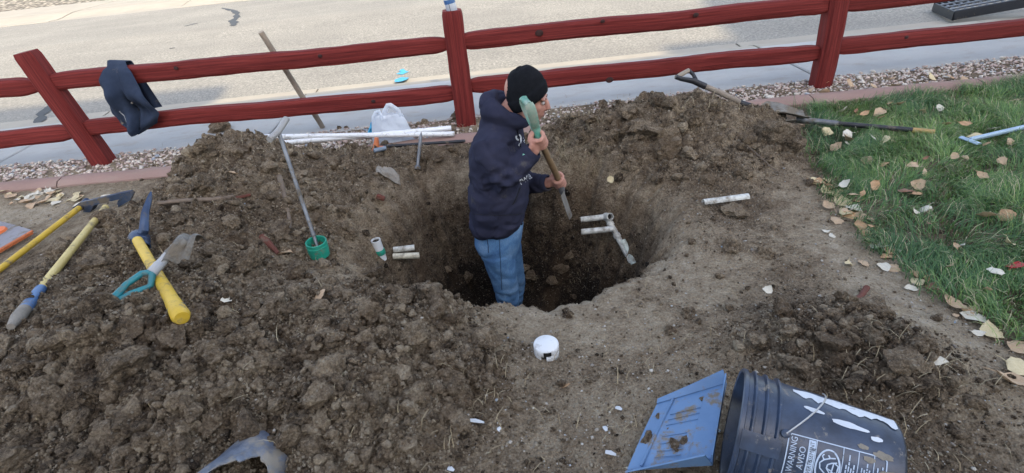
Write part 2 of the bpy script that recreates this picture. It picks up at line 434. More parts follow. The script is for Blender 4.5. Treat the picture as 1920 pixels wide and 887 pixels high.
mb = MB(); mb.sheet([[(-60, 5.29, -.055), (60, 5.29, -.055)], [(-60, 9.6, .03), (60, 9.6, .03)], [(-60, 14.02, -.055), (60, 14.02, -.055)]])
road = tag(mb.build('road', ASPHALT, smooth=False), 'grey worn asphalt road', kind='structure')
mb = MB(); mb.sheet([[(-7, -120, -.02), (-7, 3.78, -.02)], [(-90, -120, -.02), (-90, 3.78, -.02)]])
mb.sheet([[(7.25, -120, -.02), (7.25, 3.78, -.02)], [(90, -120, -.02), (90, 3.78, -.02)]])
mb.sheet([[(-7, -120, -.02), (7.25, -120, -.02)], [(-7, -2.98, -.02), (7.25, -2.98, -.02)]])
tag(mb.build('outer_ground', pmat('dry_ground', (.22, .18, .13), (.14, .115, .08), 3, .95), smooth=False), kind='structure')
FARG = None
def far_gravel():
    m, nt, b = nodes_of('far_gravel'); v = objvec(nt)
    d = voro(nt, 9, v); c = voro(nt, 9, v, out='Color'); s = nt.nodes.new('ShaderNodeSeparateColor'); nt.links.new(c, s.inputs[0])
    col = ramp(nt, s.outputs[0], [(0, (.12, .10, .08)), (.4, (.30, .26, .2)), (1, (.52, .46, .37))])
    col = mixc(nt, ramp(nt, d, [(.3, (0, 0, 0)), (.65, (1, 1, 1))]), col, (.10, .085, .065))
    nt.links.new(col, b.inputs['Base Color']); b.inputs['Roughness'].default_value = .9
    bump(nt, b, d, .8, -.05); return m
mb = MB(); mb.sheet([[(-150, 17.25, .0), (150, 17.25, .0)], [(-150, 25, .5), (150, 25, .5)], [(-150, 300, 3), (150, 300, 3)]])
tag(mb.build('far_yard', far_gravel(), smooth=False), 'gravel yard across the road', kind='structure')

def kerb_set(name, y0, y1, y2, y3, lab, flip=False, joints=None):
    """a pavement (y0..y1) and its rolled kerb (y2..y3) cast as slabs with open joints"""
    pav = thing(name, (0, (y0+y1)/2, 0), None, None); pav['kind'] = 'structure'; pav['label'] = lab
    kerb = thing(name.replace('sidewalk', 'kerb'), (0, (y2+y3)/2, 0), None, None); kerb['kind'] = 'structure'
    kerb['label'] = lab.replace('sidewalk', 'rolled kerb and gutter')
    for a, b in zip(joints[:-1], joints[1:]):
        g = .010 if not flip else .016
        dz = (random.random()-.5)*.006
        m_ = MB(); bev = .008; zt = .018+dz
        m_.add([(a+g, y0, -.15), (b-g, y0, -.15), (b-g, y1, -.15), (a+g, y1, -.15), (a+g, y0, zt-bev), (b-g, y0, zt-bev), (b-g, y1, zt-bev), (a+g, y1, zt-bev),
                (a+g+bev, y0+bev, zt), (b-g-bev, y0+bev, zt), (b-g-bev, y1-bev*.3, zt), (a+g+bev, y1-bev*.3, zt)],
               [(0, 3, 2, 1), (0, 1, 5, 4), (1, 2, 6, 5), (2, 3, 7, 6), (3, 0, 4, 7), (4, 5, 9, 8), (5, 6, 10, 9), (6, 7, 11, 10), (7, 4, 8, 11), (8, 9, 10, 11)])
        m_.build('slab', CONC if not flip else CONC2, pav, smooth=False)
        m_ = MB(); prof = [(0, .016), (.10, .012), (.2, -.015), (.28, -.045), (.36, -.058), (.47, -.050)]
        rows = []
        for t, z in prof:
            yy = y2+(y3-y2)*(t/.47)
            rows.append([(a+g, yy, z+dz), (b-g, yy, z+dz)])
        rows = [[(a+g, y2, -.15), (b-g, y2, -.15)]]+rows+[[(a+g, y3, -.15), (b-g, y3, -.15)]]
        m_.sheet(rows)
        m_.add([rows[k][0] for k in range(len(rows))], [tuple(range(len(rows)))]); m_.add([rows[k][1] for k in range(len(rows))], [tuple(range(len(rows)-1, -1, -1))])
        m_.build('kerb_segment', CONC2, kerb, smooth=False)
jn = [-40, -22]+[-1.80+2.14*k for k in range(-5, 7)]+[22, 45]
kerb_set('sidewalk', 3.775, 4.83, 4.835, 5.31, 'pale concrete sidewalk behind the red fence', joints=jn)
kerb_set('far_sidewalk', 17.3, 15.2, 15.19, 14.0, 'pale concrete sidewalk across the road', True, joints=[-70, -45, -30]+[-20+3.1*k for k in range(12)]+[30, 60])

# marks on the road: tar-sealed cracks, a darker patch, blue survey paint
TAR = pmat('tar', (.05, .048, .045), (.03, .03, .03), 20, .7)
def road_z(y): return -.055+.085*(1-abs(y-9.6)/4.4)
def road_strip(pts, w, name, mat, lift=.004, parent=road):
    P = [G(a, b, -.0) for a, b in pts]; dense = []
    for p, q2 in zip(P[:-1], P[1:]):
        for t in np.linspace(0, 1, 7)[:-1]: dense.append(p*(1-t)+q2*t)
    dense.append(P[-1]); rows = []
    for i, p in enumerate(dense):
        d = dense[min(i+1, len(dense)-1)]-dense[max(i-1, 0)]; n = np.array([-d[1], d[0], 0]); n /= (np.linalg.norm(n)+1e-9)
        ww = w*(.4+1.1*random.random())*(0.25 if i in (0, len(dense)-1) else 1)
        j = (random.random()-.5)*w*.8
        a = p+n*(ww+j); b = p-n*(ww-j)
        rows.append([(a[0], a[1], road_z(a[1])+lift), (b[0], b[1], road_z(b[1])+lift)])
    return MB().sheet(rows).build(name, mat, parent, smooth=False)
road_strip([(415, 12), (440, 20), (446, 32), (437, 40), (442, 52)], .055, 'tar_seam', TAR)
road_strip([(345, 52), (372, 45)], .03, 'tar_seam', TAR)
road_strip([(318, 92), (328, 90)], .03, 'tar_seam', TAR)
road_strip([(66, 222), (84, 195), (90, 188)], .05, 'tar_seam', TAR)
BLUEP = pmat('survey_paint', (.04, .30, .50), (.08, .38, .56), 30, .8, .1)
road_strip([(753, 122), (754, 131)], .045, 'paint_mark', BLUEP)
mb = MB(); c = G(751, 143)
mb.sheet([[(c[0]+.06*math.cos(a)*k, c[1]+.10*math.sin(a)*k, -.028-.105*(c[1]+.1*math.sin(a)*k-5.1)+.012) for k in (0.05, 1+.4*random.random())] for a in np.linspace(0, 6.28, 16)])
mb.build('paint_mark', BLUEP, road, smooth=False)

# pink concrete edging strip, cast in lengths
edge = thing('landscape_edging', (0, 3.36, 0), None, None); edge['kind'] = 'structure'; edge['label'] = 'weathered pink concrete edging between gravel and yard'
ex = [-7, -4.9, -3.05, -2.1, -1.0, .1, 1.2, 2.16, 3.3, 4.5, 5.7, 7]
for a, b in zip(ex[:-1], ex[1:]):
    rows = []
    for x in np.linspace(a+.005, b-.005, 10):
        yo = 3.36+.035*math.sin(x*1.1)+.012*(mnoise.noise(Vector((x*4, 0, 0)))); zz = .008*mnoise.noise(Vector((x*6, 3, 0)))
        rows.append([(x, yo-.078, -.08), (x, yo-.075, .018+zz), (x, yo-.05, .042+zz), (x, yo, .05+zz), (x, yo+.045, .04+zz), (x, yo+.072, .015+zz), (x, yo+.075, -.08)])
    m_ = MB().sheet(rows); m_.add(rows[0], [tuple(range(7))]); m_.add(rows[-1], [tuple(range(6, -1, -1))])
    m_.build('edging_length', PINKC, edge)

# ------------------------------------------------------------------ loose pieces: base shapes
def ico(sub):
    bm = bmesh.new(); bmesh.ops.create_icosphere(bm, subdivisions=sub, radius=1); bm.verts.ensure_lookup_table()
    V = np.array([v.co[:] for v in bm.verts]); F = np.array([[v.index for v in f.verts] for f in bm.faces]); bm.free(); return V, F
def clod_shape(sub, seed, flat=.75, amp=.26):
    V, F = ico(sub); o = Vector((seed*7.3, seed*3.1, seed*5.7)); out = []
    rg = np.random.default_rng(seed+5); PN = rg.normal(size=(11, 3)); PN /= np.linalg.norm(PN, axis=1)[:, None]; PD = .50+.45*rg.random(11)
    for p in V:
        v = Vector(p); dt = PN@p; r = 1.12
        for dd, dn in zip(PD, dt):
            if dn > .05: r = min(r, dd/dn)
        n = amp*mnoise.noise(v*1.3+o)+amp*.7*mnoise.noise(v*2.9+o*2)+(amp*.65*mnoise.noise(v*6.2+o*3) if sub > 1 else 0)+(amp*.75*mnoise.noise(v*11+o)+amp*.5*mnoise.noise(v*21+o) if sub > 2 else 0)
        cr = abs(mnoise.noise(v*1.9+o*4)); n -= amp*.9*max(0, .12-cr)*5 if sub > 1 else 0
        w = v*(r*(1+n)); out.append((w.x, w.y*(.8+.03*(seed % 7)), w.z*flat))
    return np.array(out), F
CL3 = [clod_shape(3, k) for k in range(10)]; CL2 = [clod_shape(2, k+20) for k in range(12)]; CL1 = [clod_shape(1, k+40) for k in range(12)]; CL0 = [clod_shape(1, k+60, .5, .2) for k in range(6)]
def octa(seed):
    r = np.random.default_rng(seed)
    V = np.array([(1, 0, 0), (0, 1, 0), (-1, 0, 0), (0, -1, 0), (0, 0, 1), (0, 0, -1)], float)*(.7+.6*r.random((6, 1)))+(r.random((6, 3))-.5)*.3
    V[:, 2] *= .7
    return V, np.array([(0, 1, 4), (1, 2, 4), (2, 3, 4), (3, 0, 4), (1, 0, 5), (2, 1, 5), (3, 2, 5), (0, 3, 5)])
OCT = [octa(k) for k in range(12)]
def rotm(n, rng, full=True):
    a = rng.random(n)*2*math.pi; b = (rng.random(n)-.5)*(2.4 if full else .5); c = (rng.random(n)-.5)*(2.4 if full else .5)
    ca, sa, cb, sb, cc, sc = np.cos(a), np.sin(a), np.cos(b), np.sin(b), np.cos(c), np.sin(c)
    z = np.zeros(n); o = np.ones(n)
    Rz = np.stack([np.stack([ca, -sa, z], 1), np.stack([sa, ca, z], 1), np.stack([z, z, o], 1)], 1)
    Ry = np.stack([np.stack([cb, z, sb], 1), np.stack([z, o, z], 1), np.stack([-sb, z, cb], 1)], 1)
    Rx = np.stack([np.stack([o, z, z], 1), np.stack([z, cc, -sc], 1), np.stack([z, sc, cc], 1)], 1)
    return Rz@Ry@Rx
def scatter(shapes, pos, size, rng, full=True, attrv=None):
    """joins many copies of the shapes into one vertex / face array"""
    VV = []; FF = []; AA = []; off = 0; n = len(pos); Rm = rotm(n, rng, full); pick = rng.integers(0, len(shapes), n)
    for k, (V, F) in enumerate(shapes):
        idx = np.nonzero(pick == k)[0]
        if len(idx) == 0: continue
        P = np.einsum('nij,vj->nvi', Rm[idx], V)*size[idx][:, None, None]+pos[idx][:, None, :]
        VV.append(P.reshape(-1, 3)); m = len(V)
        FF.append((F[None]+(off+np.arange(len(idx))*m)[:, None, None]).reshape(-1, 3)); off += m*len(idx)
        if attrv is not None: AA.append(np.repeat(attrv[idx], m))
    return np.concatenate(VV), np.concatenate(FF), (np.concatenate(AA) if attrv is not None else None)
def in_view(p, pad=120):
    d = p-CAM; zc = d@_f; x = 960+FPX*(d@_r)/zc; y = 443.5-FPX*(d@_u)/zc
    return (zc > .1) & (x > -pad) & (x < 1920+pad) & (y > -pad) & (y < 887+pad), x, y, zc

# sampling places for soil crumbs, denser where the camera sees more of them
def sample_soil(n, rng):
    out = []
    while sum(map(len, out)) < n:
        px = rng.random(20000)*2100-90; py = 160+rng.random(20000)*800
        d = _f[None]*FPX+_r[None]*(px[:, None]-960)-_u[None]*(py[:, None]-443.5)
        t = -(CAMH-.07)/d[:, 2]; p = CAM[None]+d*t[:, None]
        p = p[(d[:, 2] < 0)]; p = p[(p[:, 1] > .3) & (p[:, 1] < 3.6) & (p[:, 0] > -4.2) & (p[:, 0] < 2.2)]
        s, heap, packed, rough = masks(p[:, 0], p[:, 1])
        pr = np.where(s < .95, .30, rough**1.3+.02)
        p = p[rng.random(len(p)) < pr]; out.append(p[:, :2])
    return np.concatenate(out)[:n]
SP = sample_soil(19000, RNG)
rad = np.clip(np.exp(RNG.normal(-5.05, .70, len(SP))), .0028, .062)
SP3 = np.column_stack([SP, H(SP[:, 0], SP[:, 1])])
s_c, heap_c, pk_c, rough_c = masks(SP[:, 0], SP[:, 1])
rad = rad*np.where(s_c < .95, .9, .55+.55*rough_c)
vis, sx_, sy_, zc_ = in_view(SP3)
KEEP_OUT = [(0, 515, 166, 394, 20), (30, 628, 210, 405, 22), (347, 612, 262, 440, 26), (264, 450, 283, 360, 18), (212, 562, 300, 505, 24), (290, 505, 368, 455, 22), (137, 389, 252, 360, 16), (410, 870, 540, 870, 40),
            (1180, 820, 1340, 800, 70), (1360, 800, 1680, 850, 110), (1025, 645, 1026, 646, 34), (1090, 412, 1166, 404, 16), (1135, 410, 1182, 490, 18), (1320, 386, 1400, 384, 14), (597, 466, 598, 466, 30), (735, 480, 790, 475, 16), (710, 460, 711, 461, 18)]
def kept_out(px, py):
    bad = np.zeros(len(px), bool)
    for x0, y0, x1, y1, r in KEEP_OUT:
        dx, dy = x1-x0, y1-y0; t = np.clip(((px-x0)*dx+(py-y0)*dy)/(dx*dx+dy*dy), 0, 1); bad |= np.hypot(px-x0-t*dx, py-y0-t*dy) < r
    return bad
keep = vis & (lawn_d(SP[:, 0], SP[:, 1]) < .02) & ~(kept_out(sx_, sy_) & (rad > .006))
SP3 = SP3[keep]; rad = rad[keep]; zc_ = zc_[keep]; s_c = s_c[keep]; rough_c = rough_c[keep]
ppx = rad*2/zc_*FPX*.5333                                             # size in the 1024 picture
order = np.argsort(-ppx)
BIG = order[:170]; rest = order[170:]
SP3[:, 2] += rad*.28
dry_shade = np.clip(.38+.42*(RNG.random(len(SP3))-.45)-np.where(s_c < .95, .34, 0), .02, 1)  # random dryness per clod; those in the pit carry painted shade
r2 = rest[ppx[rest] > 7.5]; r1 = rest[(ppx[rest] <= 7.5) & (ppx[rest] > 3.6)]; r0 = rest[ppx[rest] <= 3.6]
VV = []; FF = []; AA = []; off = 0
for sh, idx in ((CL2, r2), (CL1, r1), (OCT, r0)):
    if len(idx) == 0: continue
    V, F, A = scatter(sh, SP3[idx], rad[idx], RNG, True, dry_shade[idx]); VV.append(V); FF.append(F+off); AA.append(A); off += len(V)
# a dense litter of crumbs, a few millimetres each
SQ = sample_soil(60000, RNG); rq = np.clip(np.exp(RNG.normal(-5.6, .4, len(SQ))), .002, .009)
SQ3 = np.column_stack([SQ, H(SQ[:, 0], SQ[:, 1])+rq*.3])
vq = in_view(SQ3, 20)[0] & (lawn_d(SQ[:, 0], SQ[:, 1]) < .03); SQ3 = SQ3[vq]; rq = rq[vq]
V, F, A = scatter(OCT, SQ3, rq, RNG, True, np.clip(.50+.80*(RNG.random(len(SQ3))-.42)-.75*(1-sstep(.7, 1.0, pit_s(SQ3[:, 0], SQ3[:, 1]))), .02, 1)); VV.append(V); FF.append(F+off); AA.append(A); off += len(V)  # crumbs darken down the pit, shade painted into their tone
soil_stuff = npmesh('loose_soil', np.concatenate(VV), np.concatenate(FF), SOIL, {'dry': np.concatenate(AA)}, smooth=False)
tag(soil_stuff, 'loose crumbs and small clods of brown soil over the dug yard', 'soil', kind='stuff')

# the largest clods, one object each
clod_me = []
for k, (V, F) in enumerate(CL3):
    me = bpy.data.meshes.new('dirt_clod'); me.from_pydata(V.tolist(), [], F.tolist()); me.materials.append(SOIL)
    a = me.attributes.new('dry', 'FLOAT', 'POINT'); a.data.foreach_set('value', np.full(len(V), .28+.022*k, np.float32))
    clod_me.append(me)
LANDMARKS = [(347, 615, 'below the butt of the yellow pickaxe handle'), (225, 555, 'beside the teal shovel grip'), (470, 865, 'around the broken plastic shell'), (597, 470, 'near the green cup and its rod'), (1000, 640, 'near the white canister'), (60, 600, 'beside the blue end of the pale pole'),
             (1560, 650, 'in the low heap behind the black bucket'), (1135, 410, 'by the pipe manifold'), (1360, 395, 'around the split white pipe'), (1200, 240, 'on the heap under the black shovel grip'), (1450, 290, 'below the mud-caked shovel blade at the lawn'), (420, 260, 'on the tall heap below the fence jacket'),
             (660, 310, 'on the crest below the white pipes and bag'), (700, 540, 'between the pit rim and the green cup'), (120, 470, 'between the two yellow tool handles'), (620, 700, 'in the rubble between the shell and the pit'), (330, 720, 'in the open rubble between pickaxe and shell'), (120, 760, 'in the open rubble below the pale pole'), (820, 760, 'at the fringe of the rubble by the packed soil'), (1300, 600, 'on packed soil between pit and bucket')]
def clod_label(p, r, k0=5):
    x, y = p[0], p[1]; s = float(pit_s(np.array([x]), np.array([y]))[0])
    size = 'large' if r > .040 else 'fist-sized' if r > .027 else 'small'
    size += ' dark' if k0 < 3 else ' pale dry' if k0 > 6 else ' brown'
    if s < 1.0: return size+' soil clod lying inside the dug pit', size+' clods inside the pit'
    _, a, b, _z = in_view(np.array([p])); k = min(LANDMARKS, key=lambda m: math.hypot(m[0]-a[0], (m[1]-b[0])*1.3))
    return size+' soil clod '+k[2], size+' clods '+k[2]
def place_clod(p, r, k=None, rot=None, label=None, sq=(1, 1, 1)):
    k = k if k is not None else random.randrange(10)
    o = bpy.data.objects.new('dirt_clod', clod_me[k]); COL.objects.link(o)
    o.location = p; o.scale = (r*sq[0], r*sq[1], r*sq[2]); o.rotation_euler = rot or (random.uniform(-.5, .5), random.uniform(-.5, .5), random.uniform(0, 6.28))
    lb, gr = clod_label(np.array([float(q) for q in p]), r, k)
    return tag(o, label or lb, 'dirt clod', None if label else gr)
for i in BIG: place_clod(SP3[i], rad[i]*1.0)
def big_clod(px, py, wpx, label=None, sq=(1, 1, .9), k=None):
    p = hit(px, py); r = wpx*.42*pxscale(p); p = p.copy(); p[2] = h1(p[0], p[1])+r*.25
    return place_clod(p, r, k, label=label, sq=sq)
for a in [(415, 243, 60), (330, 640, 78), (350, 700, 44), (140, 640, 70), (40, 690, 80), (110, 480, 70), (175, 500, 60), (60, 760, 70), (250, 790, 76), (590, 845, 70), (600, 790, 50),
          (520, 760, 50), (300, 730, 66), (1640, 590, 78), (1560, 650, 90), (1700, 690, 100), (1490, 690, 60), (1600, 720, 60), (1240, 290, 80), (1210, 250, 70), (1300, 230, 60), (1380, 400, 60),
          (1440, 480, 44), (1370, 470, 50), (1110, 230, 46), (700, 520, 60), (610, 545, 70), (560, 510, 60), (200, 420, 66), (330, 420, 60), (470, 500, 70), (820, 590, 60), (760, 560, 60),
          (1000, 520, 34), (1050, 505, 36), (985, 505, 26), (1035, 525, 30), (880, 520, 30), (840, 505, 24), (1068, 480, 26), (1290, 590, 40), (1255, 620, 36), (1065, 592, 36), (930, 700, 30), (1180, 215, 50), (1260, 200, 44), (1150, 255, 40), (1290, 290, 50), (1340, 300, 44), (1180, 310, 40), (1230, 340, 36), (1400, 330, 50), (1330, 345, 40), (1090, 260, 40), (1050, 250, 36), (1130, 200, 30), (380, 280, 44), (450, 290, 50), (500, 320, 44), (560, 330, 40), (350, 330, 50), (620, 310, 40), (680, 330, 36), (440, 420, 50), (400, 470, 50), (640, 400, 40), (660, 440, 40), (60, 640, 40), (250, 620, 60), (450, 640, 50), (180, 720, 60), (420, 740, 60), (520, 690, 44), (680, 640, 50), (760, 700, 50), (700, 760, 60), (820, 680, 40), (840, 780, 50), (760, 840, 50), (660, 860, 50), (130, 850, 60), (30, 840, 60), (350, 800, 50), (1480, 620, 50), (1420, 640, 50), (1520, 720, 40), (1640, 660, 60), (1740, 740, 40), (820, 300, 30), (850, 285, 30), (760, 300, 34)]:
    big_clod(*a)
big_clod(1452, 262, 120, 'big blocky soil clod at the lawn edge beside the black-shafted shovel', (1.0, .8, .85), 3)
for a in [(870, 232, 26), (860, 222, 34), (795, 232, 24), (783, 236, 16), (635, 243, 14), (650, 241, 13)]:
    big_clod(a[0], a[1], a[2], 'small dark soil clod fallen beside the fence post and plastic bag')['group'] = 'clods beside the fence post and bag'

# pinkish gravel between edging and sidewalk
n = 8000
gx = RNG.random(n)*8.9-4.25; gy = 3.415+RNG.random(n)**1.0*.40
ok = (gy < 3.79+.03*vnoise(gx*5, gy*0, 3)) & ~((np.abs(gx-.1) < .6) & (RNG.random(n) < .6)); gx, gy = gx[ok], gy[ok]
gr_ = np.clip(np.exp(RNG.normal(-4.55, .35, len(gx))), .005, .028)
gz = np.maximum(H(gx, gy), np.where(gy > 3.775, .018, 0)-.0)+gr_*.25
V, F, A = scatter([clod_shape(1, k+80, .55, .18) for k in range(10)], np.column_stack([gx, gy, gz]), gr_, RNG, False, RNG.random(len(gx)))
GRAVEL = attr_mat('gravel_stone', [(0, (.22, .17, .155)), (.25, (.38, .285, .25)), (.5, (.50, .40, .35)), (.75, (.56, .49, .42)), (.93, (.60, .56, .50)), (1, (.26, .29, .34))], .75)
tag(npmesh('gravel', V, F, GRAVEL, {'tint': A}), 'pinkish landscape gravel in the strip along the sidewalk', 'gravel', kind='stuff')
# pale pebbles and grit on the packed soil
n = 4200
px = RNG.random(n)*1900; py = 330+RNG.random(n)*557
pb = np.array([G(a, b) for a, b in zip(px, py)]); ok = (pb[:, 1] < 3.3) & (lawn_d(pb[:, 0], pb[:, 1]) < .0) & (pit_s(pb[:, 0], pb[:, 1]) > 1.0); pb = pb[ok]
rp = np.clip(np.exp(RNG.normal(-5.85, .45, len(pb))), .0016, .010); pb[:, 2] = H(pb[:, 0], pb[:, 1])+rp*.3
V, F, A = scatter(CL0, pb, rp, RNG, False, RNG.random(len(pb)))
PEB = attr_mat('pebble', [(0, (.16, .14, .12)), (.5, (.33, .29, .24)), (.9, (.48, .45, .40)), (1, (.24, .29, .34))], .7)
tag(npmesh('pebbles', V, F, PEB, {'tint': A}), 'scattered small pebbles and grit on bare soil', 'pebbles', kind='stuff')

# ------------------------------------------------------------------ grass and straw
def blades(pos, L, wid, lean, rng, tint, droop=.6, segs=3):
    n = len(pos); a = lean; ca, sa = np.cos(a), np.sin(a)
    th0 = .15+rng.random(n)*.5; rows = []
    p = pos.copy(); th = th0.copy(); step = L/segs
    rows.append(p.copy())
    for k in range(segs):
        d = np.stack([np.sin(th)*ca, np.sin(th)*sa, np.cos(th)], 1); p = p+d*step[:, None]; rows.append(p.copy()); th = th+droop*(.5+rng.random(n))*.75
    side = np.stack([-sa, ca, np.zeros(n)], 1)
    V = []
    for k, rw in enumerate(rows[:-1]):
        w = wid*(1-.25*k); V += [rw-side*w[:, None], rw+side*w[:, None]]
    V.append(rows[-1]); m = len(V)
    V = np.stack(V, 1).reshape(-1, 3); o = np.arange(n)*m; F = []
    for k in range(segs-1):
        F += [np.stack([o+2*k, o+2*k+1, o+2*k+3], 1), np.stack([o+2*k, o+2*k+3, o+2*k+2], 1)]
    F.append(np.stack([o+2*segs-2, o+2*segs-1, o+m-1], 1))
    return V, np.concatenate(F), np.repeat(tint, m)
n = 230000
gx = 1.4+RNG.random(n)*4.4; gy = -.2+RNG.random(n)*3.5
ld = lawn_d(gx, gy); dens = sstep(-.05, .10, ld)*(.35+.65*sstep(.30, .50, fbm(gx*4, gy*4, 3, 111)))
p3 = np.column_stack([gx, gy, H(gx, gy)]); vv, bx_, by_, bz_ = in_view(p3, 60); vw = in_view(p3, 1500)[0] & (RNG.random(n) < .4); bz_ = np.where(bz_ > .1, bz_, 9); vv = vv | vw
ok = (RNG.random(n) < dens) & vv & (gy < 3.27) & (RNG.random(n) < np.clip(2.6/bz_, .45, 1)); p3 = p3[ok]; gx = gx[ok]; gy = gy[ok]
tuft = fbm(gx*6, gy*6, 2, 131)
L = (.04+.10*tuft+.035*RNG.random(len(gx)))*(.75+.5*vnoise(gx*2.2, gy*2.2, 5))
lean = 6.28*vnoise(gx*5, gy*5, 141)*1.6+RNG.normal(0, .7, len(gx))
tint = np.clip(.10+.75*vnoise(gx*2.6+3, gy*2.6, 151)+RNG.normal(0, .15, len(gx)), 0, .93); tint[RNG.random(len(gx)) < .10] = 1.0; tint[RNG.random(len(gx)) < .25] *= .35
V, F, A = blades(p3, L, np.full(len(gx), .0017)*(.8+.5*RNG.random(len(gx))), lean, RNG, tint, .75)
def grass_mat():
    m, nt, b = nodes_of('grass_blade'); at = nt.nodes.new('ShaderNodeAttribute'); at.attribute_name = 'tint'
    col = ramp(nt, at.outputs['Fac'], [(0, (.055, .12, .055)), (.3, (.10, .20, .075)), (.55, (.17, .29, .085)), (.85, (.30, .41, .13)), (1, (.54, .48, .31))])
    nt.links.new(col, b.inputs['Base Color']); b.inputs['Roughness'].default_value = .5; b.inputs['Specular IOR Level'].default_value = .35
    tr = nt.nodes.new('ShaderNodeBsdfTranslucent'); nt.links.new(col, tr.inputs[0]); mx = nt.nodes.new('ShaderNodeMixShader'); mx.inputs[0].default_value = .3
    out = nt.nodes['Material Output']; nt.links.new(b.outputs[0], mx.inputs[1]); nt.links.new(tr.outputs[0], mx.inputs[2]); nt.links.new(mx.outputs[0], out.inputs[0]); return m
GRASS = grass_mat()
tag(npmesh('lawn_grass', V, F, GRASS, {'tint': A}, smooth=False), 'green lawn grass growing along the dug soil', 'grass', kind='stuff')
def straw_patch(spec):
    P = []; 
    for x0, y0, rx, ry, k in spec:
        for _ in range(k): P.append(hit(x0+random.gauss(0, rx), y0+random.gauss(0, ry)))
    P = np.array(P); P[:, 2] += .004; return P
SP_ = straw_patch([(1060, 222, 45, 9, 170), (1090, 300, 22, 25, 150), (1055, 285, 10, 18, 80), (430, 300, 60, 18, 30), (640, 285, 60, 8, 60), (900, 245, 40, 8, 90), (1330, 195, 120, 10, 120), (600, 265, 80, 6, 50), (885, 335, 8, 16, 30),
                   (1550, 260, 40, 30, 30), (1700, 720, 120, 90, 110), (1450, 560, 200, 90, 90), (1000, 750, 160, 90, 90), (500, 700, 250, 120, 70), (350, 400, 120, 50, 30), (1060, 520, 40, 16, 20), (1520, 850, 20, 12, 8)])
Ls = .03+.06*RNG.random(len(SP_))
V, F, A = blades(SP_, Ls, np.full(len(SP_), .0011), RNG.random(len(SP_))*6.28, RNG, np.clip(.5+.4*RNG.normal(0, .5, len(SP_)), 0, 1), .9)
V[:, 2] -= 0
STRAW = attr_mat('straw', [(0, (.20, .15, .09)), (.5, (.42, .34, .21)), (1, (.56, .49, .34))], .7, bmp=0)
tag(npmesh('dry_straw', V, F, STRAW, {'tint': A}, smooth=False), 'dry straw and rootlets strewn over the soil', 'straw', kind='stuff')

# ------------------------------------------------------------------ the red split-rail fence
def redwood():
    m, nt, b = nodes_of('red_stain'); v = objvec(nt, (1, 1, 1))
    at = nt.nodes.new('ShaderNodeAttribute'); at.attribute_name = 'grain'
    gv = nt.nodes.new('ShaderNodeCombineXYZ')
    w = noise_n(nt, 5, 6, .6, v)
    aty = nt.nodes.new('ShaderNodeAttribute'); aty.attribute_name = 'graint'
    nt.links.new(mth(nt, 'MULTIPLY', at.outputs['Fac'], 1.6), gv.inputs[0]); nt.links.new(mth(nt, 'MULTIPLY', aty.outputs['Fac'], 40.0), gv.inputs[1])
    nt.links.new(mth(nt, 'MULTIPLY', w, 1.0), gv.inputs[2])
    g = noise_n(nt, 1.0, 8, .7, gv.outputs[0], .3)
    col = ramp(nt, g, [(.25, (.040, .006, .006)), (.42, (.105, .014, .013)), (.58, (.165, .024, .021)), (.8, (.24, .050, .042))])
    sc = noise_n(nt, 14, 8, .75, v)
    col = mixc(nt, ramp(nt, sc, [(.66, (0, 0, 0)), (.74, (.7, .7, .7))]), col, (.075, .018, .013))
    wr = noise_n(nt, 22, 6, .8, v)
    col = mixc(nt, ramp(nt, wr, [(.72, (0, 0, 0)), (.78, (.8, .8, .8))]), col, (.30, .20, .15))
    nt.links.new(col, b.inputs['Base Color']); b.inputs['Roughness'].default_value = .78; b.inputs['Specular IOR Level'].default_value = .2
    bump(nt, b, mth(nt, 'ADD', g, mth(nt, 'MULTIPLY', sc, .4)), .4, .008); return m
RED = redwood()
def timber(name, a, b, hw, ht, parent, seed, mat=None, n=16, k=34, taper=.0, wave=.006, top=True):
    """a rough split timber: squarish section whose faces wander; stores grain coordinates"""
    a = Vector(a); b = Vector(b); L = (b-a).length; t = (b-a)/L
    up = Vector((0, 0, 1)) if abs(t.z) < .8 else Vector((0, -1, 0))
    y = (up-t*up.dot(t)).normalized(); x = y.cross(t); V = []; F = []; ga = []; gt = []
    for i in range(k+1):
        u = i/k; e = min(u, 1-u)*L; tp = 1-taper*max(0, 1-e/.10)
        c = a+t*(L*u)+y*(wave*2.2*mnoise.noise(Vector((u*L*1.3, seed, 0))))+x*(wave*1.6*mnoise.noise(Vector((u*L*1.3, seed, 5))))
        if i == 0 or i == k: tp *= .90
        for j in range(n):
            an = 2*math.pi*(j+.5)/n; cc, ss = math.cos(an), math.sin(an)
            q = (abs(cc)**11+abs(ss)**11)**(-1/11)
            w = 1+.10*mnoise.noise(Vector((u*L*1.8, cc*1.0+seed*3, ss*1.0)))+.05*mnoise.noise(Vector((u*L*9, cc*3+seed, ss*3)))
            V.append(c+x*(cc*q*hw*w*tp)+y*(ss*q*ht*w*tp)); ga.append(u*L+seed*3.7); gt.append(j/n+seed)
    for i in range(k):
        for j in range(n): F.append((i*n+j, i*n+(j+1) % n, (i+1)*n+(j+1) % n, (i+1)*n+j))
    F.append(tuple(range(n-1, -1, -1))); F.append(tuple(k*n+j for j in range(n)))
    o = MB().add(V, F).build(name, mat or RED, parent, sharp=32)
    for an_, arr in (('grain', ga), ('graint', gt)):
        at = o.data.attributes.new(an_, 'FLOAT', 'POINT'); at.data.foreach_set('value', np.array(arr, np.float32))
    return o
FY = 3.665
fence = thing('split_rail_fence', (-.25, FY, 0), 'red stained split rail fence with two rails along the sidewalk', 'fence')
pb_ = [(W(192, 302, FY), W(48, 97, FY)), (W(875, 238, FY), W(847, 19, FY)), (W(1534, 168, FY), W(1576, -32, FY))]
extra = [(-5.75, None), (5.0, None)]
